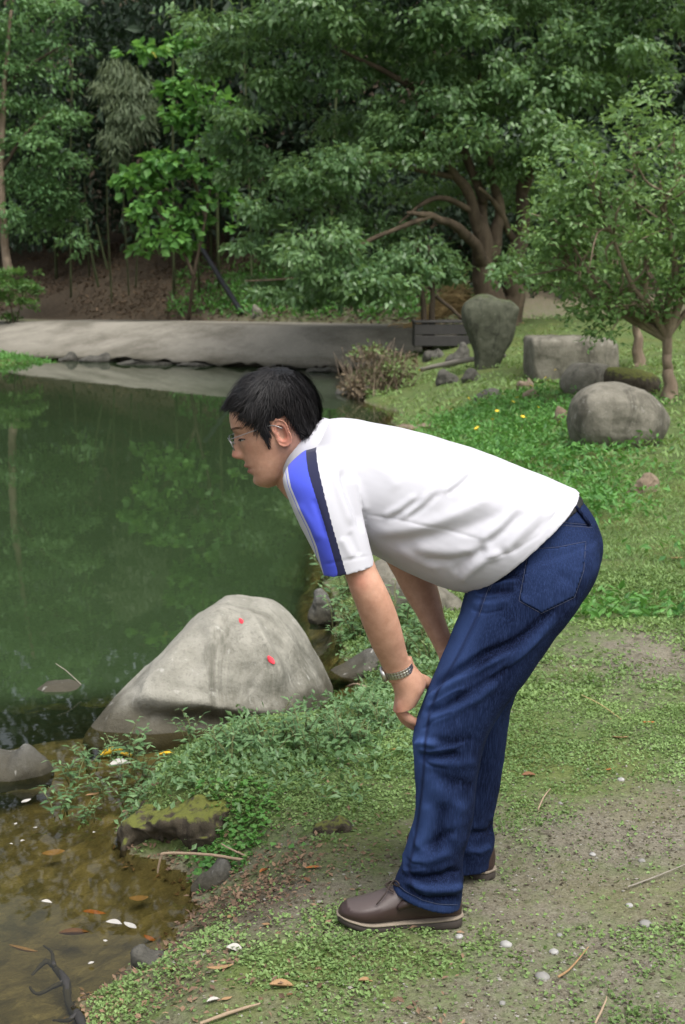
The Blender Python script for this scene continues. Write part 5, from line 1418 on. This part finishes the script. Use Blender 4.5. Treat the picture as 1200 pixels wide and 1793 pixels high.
def d_lushn(x, y):
    u, v = PIX(np.stack([x, y, 0 * x], 1))
    w = np.exp(-((u - 470) / 210) ** 2 - ((v - 1340) / 52) ** 2) + .8 * np.exp(-((u - 640) / 120) ** 2 - ((v - 1240) / 60) ** 2) + .8 * np.exp(-((u - 690) / 110) ** 2 - ((v - 1130) / 70) ** 2)
    return np.clip(1.3 * w + .7 * clump(x, y, 6, 8) - .15, 0, 1) * (pond_sd(x, y) > 0.0)
cover('ground_cover', 'taller lush weeds carpeting the bank between boulder and man', 30000, (-0.9, 0.5, 3.9, 8.4), d_lushn, (.016, .034), .5, (.01, .07), M['leaf_weed'], .6, .3, 3)
def d_clod(x, y):
    u, v = PIX(np.stack([x, y, 0 * x - .05], 1))
    return np.clip(np.exp(-((u - 400) / 70) ** 2 - ((v - 1440) / 45) ** 2) * 1.6 + .5 * clump(x, y, 9, 5) - .25, 0, 1) * (pond_sd(x, y) > 0)
cover('ground_cover', 'round bright leaves creeping beside the mossy clod', 9000, (-0.6, 0.1, 3.5, 4.8), d_clod, (.014, .024), .95, (.004, .03), M['leaf_lush'], .4, .1, 4)
def d_grass(x, y):
    return np.clip(.62 + .6 * clump(x, y, 2.2, 6), 0, 1) * (pond_sd(x, y) > .05) * (y > 6.4)
cover('grass', 'short grass on the gentle bank behind the path edge', 90000, (0.3, 4.2, 6.5, 10.5), d_grass, (.018, .045), .22, (.0, .02), M['leaf_cover'], .5, .8, 5, cat='grass')
def d_lush(x, y):
    u, v = PIX(np.stack([x, y, 0 * x + .1], 1))
    w = np.exp(-((u - 1020) / 110) ** 2 - ((v - 850) / 60) ** 2) * 1.3 + np.exp(-((u - 880) / 150) ** 2 - ((v - 760) / 60) ** 2) * 1.3 + np.exp(-((u - 1100) / 130) ** 2 - ((v - 1035) / 22) ** 2) * 1.5
    return np.clip(w + .6 * clump(x, y, 1.6, 7) - .2, 0, 1) * (pond_sd(x, y) > .03)
cover('ground_cover', 'lush leafy green growth below the boulders', 70000, (0.2, 4.6, 6.2, 17), d_lush, (.035, .075), .42, (.01, .13), M['leaf_lush'], .6, .35, 6)
def d_far(x, y): return np.clip(.55 + .8 * clump(x, y, .9, 9), 0, 1) * (pond_sd(x, y) > .05) * (back_e(x, y) < 4)
cover('grass', 'patchy grass around the far stones and trees', 90000, (0.2, 15, 10, 31), lambda x, y: d_far(x, y) * (.35 + .65 * (y < 22)), (.05, .10), .3, (.0, .05), M['leaf_cover'], .5, .6, 7, cat='grass')
def d_strip(x, y):
    e = back_e(x, y); return np.clip(sstep(2.7, 3.2, e) * sstep(6.0, 4.5, e) * (.6 + .7 * clump(x, y, .8, 10)), 0, 1)
cover('grass', 'bright grass strip along the back of the concrete path', 26000, (-4.6, 3.5, 30, 40), d_strip, (.10, .20), .35, (.0, .14), M['leaf_lush'], .5, .6, 8, cat='grass')
def d_spit(x, y): return np.clip(.6 + .7 * clump(x, y, 1.2, 10), 0, 1) * (pond_sd(x, y) > .02) * (np.hypot(x + 7.4, y - 30) < 1.9)
cover('grass', 'low green plants on the small hummock below the maple', 9000, (-10, -5.4, 27.5, 32), d_spit, (.06, .12), .4, (.0, .12), M['leaf_lush'], .5, .5, 9, cat='grass')
# dead leaves lying in drifts on the far slope
def d_lit(x, y):
    e = back_e(x, y); return sstep(2.4, 3.2, e) * sstep(9, 7, e) * .8
cover('leaf_litter', 'brown fallen leaves covering the slope under the wood', 90000, (-13, 3, 29, 48), d_lit, (.06, .13), .5, (.0, .03), m_leaf('litter_leaf', (0.045, 0.030, 0.018), (0.165, 0.112, 0.068), .8, .05), .35, .0, 10, cat='leaf litter')
def d_lit2(x, y):
    u, v = PIX(np.stack([x, y, 0 * x - .05], 1)); sd = pond_sd(x, y); return (.8 * np.exp(-((u - 455) / 120) ** 2 - ((v - 1540) / 52) ** 2) + .30 * np.exp(-((u - 330) / 110) ** 2 - ((v - 1720) / 60) ** 2) + .35 * np.exp(-((sd - .05) / .09) ** 2) + .03) * (sd > -.03)
cover('leaf_litter', 'scraps of dead brown leaf on the mud before the shoes', 22000, (-0.7, 0.3, 2.6, 4.4), d_lit2, (.007, .024), .5, (.0, .010), m_leaf('mud_litter', (0.060, 0.036, 0.024), (0.26, 0.17, 0.105), .8, .05), .4, .0, 11, cat='leaf litter')
def d_grit(x, y): return np.clip(.45 + .9 * clump(x, y, 4, 12), 0, 1) * (1 - greenness(x, y)) * (pond_sd(x, y) > .05)
# loose grit: little angular stones
rng = np.random.default_rng(9)
x = rng.uniform(-0.4, 1.7, 90000); y = rng.uniform(2.62, 5.6, 90000); k = (rng.random(90000) < .12 + .8 * d_grit(x, y)) & (pond_sd(x, y) > .02); x, y = x[k], y[k]
oc = unit(np.array([[1, 0, 0], [-1, 0, 0], [0, 1, 0], [0, -1, 0], [0, 0, 1], [0, 0, -1.0]])); of = np.array([[0, 2, 4], [2, 1, 4], [1, 3, 4], [3, 0, 4], [2, 0, 5], [1, 2, 5], [3, 1, 5], [0, 3, 5]])
s = .0010 + .0040 * rng.random(len(x)) ** 2.2 * np.where(rng.random(len(x)) < .05, 1.8, 1)
Vg = (oc[None] * (1 + .35 * rng.normal(0, 1, (len(x), 6, 1))) * np.array([1, 1, .6]))
aa = rng.uniform(0, 6.28, len(x)); ca, sa = np.cos(aa)[:, None], np.sin(aa)[:, None]
Vg = np.stack([Vg[..., 0] * ca - Vg[..., 1] * sa, Vg[..., 0] * sa + Vg[..., 1] * ca, Vg[..., 2]], -1) * s[:, None, None] + np.stack([x, y, height(x, y) + s * .3], 1)[:, None]
gm = npmesh('gravel', Vg.reshape(-1, 3), (np.arange(len(x))[:, None, None] * 6 + of[None]).reshape(-1, 3), False)
fattr(gm, 'rnd', np.repeat(rng.random(len(x)), 6))
tag(obj('gravel', gm, M['grit']), 'loose grit scattered over the bare trodden soil', 'gravel', kind='stuff')

# ---- weeds: each plant a thing of its own
def weed_proto(seed, h, nst, leafL):
    rng = np.random.default_rng(seed); st = []; P, D, N, L = [], [], [], []
    for k in range(nst):
        a = rng.uniform(0, 2 * math.pi); lean = rng.uniform(.1, .75); hh = h * rng.uniform(.6, 1.1)
        p0 = rng.normal(0, h * .12, 3) * np.array([1, 1, 0]); tip = p0 + np.array([math.cos(a) * lean * hh, math.sin(a) * lean * hh, hh])
        mid = p0 + (tip - p0) * .5 + np.array([-math.cos(a) * .08 * hh, -math.sin(a) * .08 * hh, .1 * hh])
        c = catmull([p0, mid, tip], 5); st.append(tube([p0, mid, tip], [.0022, .0018, .0009], 5, 4, False))
        for q in range(9):
            t = c[min(len(c) - 1, 2 + q)]; b = a + q * 2.4 + rng.normal(0, .4)
            P.append(t); D.append((math.cos(b), math.sin(b), rng.uniform(-.1, .55))); N.append((rng.normal(0, .25), rng.normal(0, .25), 1)); L.append(leafL * rng.uniform(.6, 1.15) * (1 - .045 * q))
    L = np.array(L)
    return npmesh('stem', *joinm(st)), leaf_mesh('foliage', P, D, N, L, L * .30, rng.random(len(P)), six=True)
protos = [weed_proto(s, h, n, l) for s, h, n, l in ((1, .13, 6, .050), (2, .10, 7, .042), (3, .16, 5, .055), (4, .08, 6, .036))]
for st, fo in protos: st.materials.append(M['stem']); fo.materials.append(M['leaf_weed'])
rng = np.random.default_rng(5)
def weed(u, v, k, label, group, z=None, sc=1.0):
    b = ground_at(u, v) if z is None else PZ(u, v, z)
    e = empty('weed', Vector(b) - Vector((0, 0, .008)), rng.uniform(0, 6.28)); e.scale = (sc, sc, sc)
    tag(e, label, 'weed', group)
    for nm, me in zip(('stem', 'foliage'), protos[k]):
        o = bpy.data.objects.new(nm, me); link(o, e)
g1 = 'weeds at the foot of the boulder'; l1 = 'leafy green weed with narrow leaves at the foot of the pale boulder'
for i, (u, v) in enumerate(((240, 1290), (290, 1300), (330, 1306), (372, 1304), (415, 1306), (455, 1302), (500, 1296), (540, 1290), (470, 1326), (400, 1332), (520, 1316), (575, 1268))):
    weed(u, v, i % 4, l1, g1, None, rng.uniform(.85, 1.2))
g2 = 'weeds standing in the shallows'; l2 = 'thin leafy weed standing in the shallow water before the boulder'
for i, (u, v) in enumerate(((160, 1350), (196, 1330), (232, 1335), (130, 1372), (175, 1395), (215, 1380), (110, 1425), (150, 1440), (255, 1370), (300, 1350), (235, 1412))):
    weed(u, v, i % 3, l2, g2, ZW - .01, rng.uniform(.75, 1.1))
g3 = 'weeds on the bank beside the man'; l3 = 'bushy weed on the bank between the boulder and the man\'s hand'
for i, (u, v) in enumerate(((600, 1290), (632, 1262), (655, 1240), (620, 1300), (668, 1275), (590, 1318), (640, 1305), (690, 1190), (672, 1215), (555, 1330))):
    weed(u, v, (i + 1) % 4, l3, g3, None, rng.uniform(.8, 1.15))
g4 = 'weeds on the bank behind the man'; l4 = 'leafy weed on the shore behind the man\'s forearms'
for i, (u, v) in enumerate(((588, 1060), (600, 1095), (612, 1040), (596, 1130), (625, 1115), (650, 1100), (690, 1110), (715, 1150), (735, 1120), (705, 1085), (745, 1165), (660, 1135), (575, 1012))):
    weed(u, v, i % 4, l4, g4, None, rng.uniform(1.1, 1.7))
# ------------------------------------------------------------------ small things lying about
def leaf_thing(u, v, lpx, ang, mat, label, name='fallen_leaf', cat='leaf', group=None, z=None, wk=0.42, curl=0.12, seed=0):
    rng = np.random.default_rng(seed + int(u * 7 + v))
    b = ground_at(u, v) if z is None else PZ(u, v, z)
    L = .82 * lpx / FPX * np.linalg.norm(b - np.array([0, 0, CAM_H])); wk = wk * rng.uniform(.8, 1.5)
    ns, nw = 8, 5; V = []
    c1, c2 = rng.uniform(-curl, curl) * 2.5, rng.uniform(.1, curl * 4)
    for i in range(ns):
        t = i / (ns - 1); w = wk * L * .5 * math.sin(math.pi * min(1, t * .96 + .03)) ** .8
        for j in range(nw):
            s = j / (nw - 1) * 2 - 1
            V.append(((t - .5) * L, s * w + .04 * L * math.sin(t * 4 + seed), L * (c2 * (t - .5) ** 2 + abs(s) * abs(s) * w / L * (.5 + c1) + c1 * .15 * math.sin(3 * t)) + .001))
    V = np.array(V); V[:, 2] -= V[:, 2].min()
    F = [(i * nw + j, i * nw + j + 1, (i + 1) * nw + j + 1, (i + 1) * nw + j) for i in range(ns - 1) for j in range(nw - 1)]
    o = obj(name, npmesh(name, V, F), mat, loc=Vector(b) + Vector((0, 0, .004)))
    o.rotation_euler = (rng.normal(0, .12), rng.normal(0, .12), math.radians(ang))
    sm = o.modifiers.new('thick', 'SOLIDIFY'); sm.thickness = max(.0008, L * .015)
    return tag(o, label, cat, group)
W0 = ZW + .001
leaf_thing(196, 1323, 50, 8, M['yellow_leaf'], 'long bright yellow leaf floating in front of the boulder', z=W0)
leaf_thing(222, 1326, 34, -12, M['yellow_leaf'], 'shorter yellow leaf overlapping the long yellow one on the water', z=W0 + .002)
leaf_thing(293, 1323, 38, 0, M['yellow_leaf'], 'lone yellow leaf lying at the weedy shore before the boulder', z=W0 + .01)
leaf_thing(210, 1342, 46, 10, M['pale_leaf'], 'white scrap floating just below the yellow leaves', z=W0)
leaf_thing(163, 1394, 30, 30, M['tan_leaf'], 'tan leaf caught among the weeds in the shallows', z=W0)
for u, v, l, a, m, lb in ((165, 1602, 52, 35, 'orange_leaf', 'rusty orange leaf under the water near the broken stick'), (40, 1668, 58, 5, 'tan_leaf', 'wide tan leaf under the clear shallow water'), (95, 1498, 48, 0, 'tan_leaf', 'tan leaf on the pond bed below the mossy clod'), (244, 1578, 40, 4, 'tan_leaf', 'pale brown leaf on the pond bed between stick and shore'), (262, 1648, 34, -40, 'orange_leaf', 'orange brown leaf drowned next to the dark wet slab'), (130, 1640, 60, 15, 'dead_leaf', 'dark sodden leaf lying on the shallow pond bed')):
    leaf_thing(u, v, l, a, M[m], lb, z=ZW - .045)
for u, v, l, a, lb in ((200, 1620, 34, -10, 'white curled scrap floating beside another near the shore'), (228, 1626, 36, -38, 'narrow white scrap floating toward the dark wet slab'), (82, 1583, 22, 10, 'small white petal floating in open shallow water'), (46, 1405, 24, 50, 'white fluff floating beside the weeds')):
    leaf_thing(u, v, l, a, M['pale_leaf'], lb, z=W0)
tiny = [(20, 1480), (40, 1475), (62, 1452), (28, 1445), (185, 1650), (160, 1690), (165, 1460)]
for i, (u, v) in enumerate(tiny):
    leaf_thing(u, v, 7 + 3 * (i % 3), 40 * i, M['pale_leaf'], 'tiny white petal floating on the shallow water', name='floating_petal', cat='petal', group='white petals floating on the shallows', z=W0, wk=.7)
for u, v, l, a, m, lb in ((412, 1666, 38, -8, 'pale_leaf', 'white scrap lying on the mud before the toe of the shoe'), (386, 1700, 56, 12, 'tan_leaf', 'crumpled tan leaf on the muddy slope'), (493, 1730, 50, 5, 'tan_leaf', 'smooth oval tan leaf on the green trodden soil'), (374, 1755, 28, 20, 'pale_leaf', 'small pale scrap beside a tan leaf on the mud'), (397, 1752, 24, 30, 'tan_leaf', 'small tan leaf touching a pale scrap on the mud'), (297, 1702, 34, -20, 'tan_leaf', 'pale tan leaf beside the dark wet slab'),
        (548, 1522, 32, 20, 'orange_leaf', 'orange leaf at the end of the broken dry stick'), (463, 1527, 28, 50, 'orange_leaf', 'orange brown leaf under the middle of the broken stick'), (403, 1514, 44, 75, 'dead_leaf', 'big curled reddish brown leaf hanging at the broken stick'), (432, 1484, 30, -20, 'dead_leaf', 'brown leaf lying above the broken stick'), (538, 1545, 26, -50, 'dead_leaf', 'dull red brown leaf below the orange leaf'), (466, 1622, 22, -30, 'tan_leaf', 'small tan leaf between white scrap and shoe toe'), (405, 1608, 26, 60, 'tan_leaf', 'tan leaf standing at the muddy shore edge'),
        (1136, 1268, 28, 20, 'orange_leaf', 'bright orange leaf on the grass beyond the man\'s knees'), (1086, 1294, 34, 0, 'tan_leaf', 'pale brown leaf beside the bright orange leaf on the grass'), (926, 1360, 30, 10, 'dead_leaf', 'brown leaf on the grass close behind the far leg'), (1068, 1350, 20, 20, 'orange_leaf', 'small orange leaf at the edge of the bare soil'), (640, 1722, 30, 0, 'tan_leaf', 'dull tan leaf on the soil below the shoe'), (1186, 980, 26, -10, 'tan_leaf', 'tan leaf on the short grass bank'), (690, 1315, 16, 10, 'orange_leaf', 'tiny orange leaf in the turf before the knee'), (465, 1282, 14, 40, 'orange_leaf', 'tiny orange leaf among the weeds at the boulder'), (508, 1745, 14, 0, 'dead_leaf', 'tiny dark leaf beside the smooth oval leaf'), (600, 1235, 20, 0, 'dead_leaf', 'brown leaf lying among the bushy weeds')):
    leaf_thing(u, v, l, a, M[m], lb)

def stick(name, label, pts, rad, mat, cat='stick', lift=.01, world_pts=None):
    P = np.array(world_pts) if world_pts is not None else np.array([ground_at(u, v) + np.array([0, 0, h + lift]) for u, v, h in pts])
    rad = [r * (.68 if cat == 'stick' else 1) for r in rad]; b = P[0].copy(); me = npmesh(name, *tube(P - b, rad, 8, 6))
    V = verts_of(me); setverts(me, V + .12 * np.mean(rad) * np.stack([fbm(V * 60, 1, 2), fbm(V * 60, 2, 2), fbm(V * 60, 3, 2)], 1) * 3)
    return tag(obj(name, me, mat, loc=Vector(b)), label, cat)
YK = 3.78
stick('broken_stick', 'broken pale dry reed bent down over the water at one end', None, [.004, .0055, .0065, .006, .006, .0035], M['dry_wood'], world_pts=[PY(276, 1528, YK), PY(282, 1502, YK), PY(292, 1494, YK), PY(370, 1497, YK), PY(440, 1508, YK), PY(522, 1517, YK + .02)])
stick('dry_stick', 'shorter dry stick crossing the broken reed', None, [.003, .0045, .0045, .003], M['dry_wood'], world_pts=[PY(388, 1478, YK + .05), PY(420, 1494, YK + .02), PY(470, 1512, YK + .02), PY(540, 1504, YK + .08)])
stick('dry_stick', 'pale stick pointing down the slope at the bottom of the bank', [(352, 1800, 0), (400, 1782, 0), (455, 1765, 0)], [.005, .006, .003], M['dry_wood'])
stick('dry_stick', 'thin two toned twig on the gravelly soil near the grey pebble', [(978, 1718, 0), (1000, 1702, 0), (1030, 1668, .004)], [.004, .0035, .0018], M['tan_leaf'])
stick('dry_stick', 'short twig on the bare soil behind the far shoe', [(942, 1424, 0), (952, 1404, .004), (964, 1386, 0)], [.003, .0035, .002], M['dry_wood'])
stick('dry_stick', 'long thin straw lying on the grass beyond the knees', [(1018, 1222, 0), (1050, 1242, .01), (1088, 1264, 0)], [.002, .0025, .0015], M['straw'])
stick('dry_stick', 'bent twig at the lower edge of the gravel', [(1042, 1800, 0), (1058, 1772, .006), (1062, 1760, .01)], [.004, .0035, .002], M['dry_wood'])
stick('dry_stick', 'thin dark twig across the gravel beyond the grey pebble', [(1100, 1560, 0), (1140, 1545, 0), (1200, 1520, 0)], [.003, .003, .002], M['grey_wood'])
db = empty('dead_branch', Vector(ground_at(140, 1790))); tag(db, 'black wet forked branch at the muddy corner of the pond', 'branch')
for pts, rad in (([(152, 1815, .0), (138, 1790, .012), (122, 1768, .016), (116, 1752, .014), (98, 1738, .022), (80, 1732, .016), (60, 1748, .004)], [.011, .012, .009, .011, .008, .007, .003]), ([(116, 1752, .014), (96, 1762, .022), (70, 1772, .018), (52, 1770, .006)], [.008, .006, .005, .002]), ([(98, 1738, .022), (92, 1718, .03), (80, 1708, .024)], [.006, .004, .002]), ([(138, 1790, .012), (120, 1800, .02), (96, 1806, .012)], [.007, .005, .003])):
    P_ = np.array([ground_at(u, v) + np.array([0, 0, h + .004]) for u, v, h in pts])
    P_[:, 2] = np.maximum(P_[:, 2], ZW - .01)
    me = npmesh('limb', *tube(P_ + np.random.default_rng(4).normal(0, .003, P_.shape), rad, 8, 6)); V = verts_of(me)
    setverts(me, V + .0035 * np.stack([fbm(V * 55, 1, 2), fbm(V * 55, 2, 2), fbm(V * 55, 3, 2)], 1))
    obj('limb', me, M['dark_wood'], db, world=True)
stick('dry_stick', 'thin twig poking from the water beside the flat rock tip', None, [.0025, .003, .003], M['grey_wood'], world_pts=[PY(98, 1162, 5.75), PY(118, 1176, 5.72), PY(142, 1198, 5.7)])
stick('dry_stick', 'short pale stick on the shore behind the bushy weeds', [(606, 1219, .03), (622, 1217, .035), (640, 1219, .03)], [.006, .007, .006], M['dry_wood'])
stick('wooden_pole', 'long grey wooden pole lying over the dark stones', [(738, 662, .10), (810, 652, .14), (882, 640, .12)], [.035, .040, .035], M['grey_wood'], 'pole', .03)
pb_ = ground_at(424, 552); e_ = np.array([-.75, 1.9, 1.55])
_pp = [pb_ + np.array([0, 0, .05])]
for k in range(1, 5):
    q = pb_ + e_ * k * .42; q[2] = max(hz(q[0], q[1]) + .09, q[2] * .5 + (hz(q[0], q[1]) + .09) * .5); _pp.append(q)
stick('drain_pipe', 'black pipe leaning down the leaf covered slope', None, [.065] * 5, M['pipe'], 'pipe', world_pts=_pp)
for pts, lb in (([(172, 500), (160, 440), (152, 385)], 'thin green bamboo pole standing before the dark wood'), ([(188, 470), (178, 430), (170, 395)], 'short thin bamboo pole behind the green one')):
    stick('bamboo_pole', lb, None, [.035, .032, .028], M['bark_green'], 'pole', world_pts=[PY(u, v, 38.3) for u, v in pts])
for u, v, s, m, lb in ((950, 1712, 26, 'pebble', 'round grey pebble on the trodden soil'), (886, 1655, 22, 'pebble_white', 'white pebble up the slope from the round grey one'), (970, 1668, 18, 'pebble_white', 'small white pebble close above the round grey one'), (1038, 1497, 14, 'pebble_white', 'white pebble on the bare soil by the mossy patch'), (1088, 1366, 18, 'pebble_white', 'white pebble at the grass edge below the orange leaves'), (1102, 1586, 16, 'pebble_white', 'chalky pebble beside the pale grey stone'), (1130, 1620, 26, 'pebble', 'flat pale grey stone pressed into the soil'), (804, 1641, 16, 'pebble_white', 'white pebble just behind the near heel'), (880, 1757, 12, 'pebble', 'small grey pebble low on the slope'), (982, 1407, 12, 'pebble', 'small grey pebble by the short twig'), (1124, 1508, 16, 'pebble', 'grey pebble on the gravelly patch'), (980, 1638, 12, 'pebble', 'dark little pebble above the white ones')):
    b = ground_at(u, v); R = s / FPX * 3.6 * .42
    bm = bmesh.new(); bmesh.ops.create_icosphere(bm, subdivisions=3, radius=R)
    me = bpy.data.meshes.new('pebble'); bm.to_mesh(me); bm.free()
    V = verts_of(me); V *= (1 + .22 * fbm(V / R * 1.4 + u, 3, 3))[:, None]; V[:, 2] *= .62; setverts(me, V); me.polygons.foreach_set('use_smooth', np.ones(len(me.polygons), bool))
    tag(obj('pebble', me, M[m], loc=Vector(b) + Vector((0, 0, R * .12))), lb, 'pebble')
# a red petal on the boulder, and a red mark modelled as a second petal
dg = bpy.context.evaluated_depsgraph_get(); dg.update()
mwi = Matrix.Translation(boulder.location)
bb = BVHTree.FromPolygons([tuple(mwi @ v.co) for v in boulder.data.vertices], [tuple(p.vertices) for p in boulder.data.polygons])
for u, v, s, lb in ((475, 1156, 17, 'bright red petal stuck low on the pale boulder'), (423, 1088, 13, 'faded red mark near the top of the boulder')):
    hit, nn, _, _ = bb.ray_cast(Vector((0, 0, CAM_H)), Vector(np.array(raydir(u, v))))
    R = s / FPX * 5.5 * .5
    bm = bmesh.new(); bmesh.ops.create_icosphere(bm, subdivisions=2, radius=R); me = bpy.data.meshes.new('red_spot'); bm.to_mesh(me); bm.free()
    V = verts_of(me); V[:, 2] *= .22; V[:, 1] *= .6; V *= (1 + .15 * vnoise(V / R * 2 + u, 1))[:, None]; V[:, 2] += .25 * R * (V[:, 0] / R) ** 2; setverts(me, V)
    o = obj('red_spot', me, M['red_spot'], loc=hit); o.rotation_euler = (nn.to_track_quat('Z', 'X').to_matrix() @ Matrix.Rotation(math.radians(40), 3, 'Z')).to_euler()
    tag(o, lb, 'petal')
# yellow flowers in the growth below the stones
fl = []
for k in range(5):
    a = 2 * math.pi * k / 5; r0 = .045
    c, s_ = math.cos(a), math.sin(a)
    fl.append(([(0, 0, 0), (r0 * .5 * c - r0 * .3 * s_, r0 * .5 * s_ + r0 * .3 * c, .012), (r0 * c, r0 * s_, .010), (r0 * .5 * c + r0 * .3 * s_, r0 * .5 * s_ - r0 * .3 * c, .012)], [(0, 3, 2, 1)]))
pet = npmesh('petals', *joinm(fl)); pet.materials.append(M['yellow_petal'])
stm = npmesh('stem', *tube([(0, 0, -.30), (.006, 0, -.12), (0, 0, 0)], [.003, .003, .002], 5, 3)); stm.materials.append(M['stem'])
rng = np.random.default_rng(8)
for u, v in ((905, 722), (898, 730), (880, 714), (846, 712), (820, 720), (960, 690), (972, 668), (955, 684), (870, 747), (862, 764), (980, 772), (735, 664), (790, 742), (930, 700), (942, 742), (1000, 680), (835, 780), (915, 760)):
    b = ground_at(u, v + 8)
    e = empty('flower', Vector(b) + Vector((0, 0, .20)), rng.uniform(0, 6)); e.rotation_euler = (rng.normal(.5, .2), rng.normal(0, .3), rng.uniform(0, 6)); s = rng.uniform(.42, .7); e.scale = (s, s, s)
    tag(e, 'small yellow flower in the green growth below the stones', 'flower', 'yellow flowers on the bank')
    for nm, me in (('petals', pet), ('stem', stm)): link(bpy.data.objects.new(nm, me), e)
# dark timber box behind the sapling
b = ground_at(785, 606); bx_ = empty('timber_box', Vector(b)); tag(bx_, 'low dark timber box behind the sapling and standing stone', 'box')
def board(name, x0, x1, y0, y1, z0, z1, parent):
    V = [(x, y, z) for x in (x0, x1) for y in (y0, y1) for z in (z0, z1)]
    me = npmesh(name, V, [(0, 1, 3, 2), (4, 6, 7, 5), (0, 4, 5, 1), (2, 3, 7, 6), (0, 2, 6, 4), (1, 5, 7, 3)], False); me.materials.append(M['dark_wood'])
    o = link(bpy.data.objects.new(name, me), parent); bv = o.modifiers.new('b', 'BEVEL'); bv.width = .008
    return o
for k in range(2): board('side_board', -.62, .62, -.40, -.36, .02 + .2 * k, .20 + .2 * k, bx_)
for k in range(4): board('lid_board', -.64, .64, -.42 + .21 * k, -.225 + .21 * k, .42, .455, bx_)
for s in (-1, 1): board('end_board', s * .62 - (.03 if s > 0 else 0), s * .62 + (.03 if s < 0 else 0), -.358, .38, .0, .41, bx_)
# heap of straw behind it
b = ground_at(800, 575); rng = np.random.default_rng(3)
hp = empty('straw_heap', Vector(b)); tag(hp, 'heap of pale yellow straw behind the dark timber box', 'straw')
parts = []
for k in range(420):
    a = rng.normal(0, .5); x = rng.normal(0, .42); y = rng.normal(.3, .3); L = rng.uniform(.3, .75); z = max(.05, .85 - .9 * abs(x) - .4 * abs(y)) * rng.uniform(.4, 1.15)
    d = np.array([math.cos(a) * .95, rng.normal(0, .35), -.35 * np.sign(x) + rng.normal(0, .25)])
    p = np.array([x, y, z]); parts.append(tube([p - d * L * .5, p + np.array([0, 0, .03]), p + d * L * .5], [.007, .007, .005], 4, 1, False))
o = obj('straws', npmesh('straws', *joinm(parts)), M['straw'], hp); o['kind'] = 'stuff'
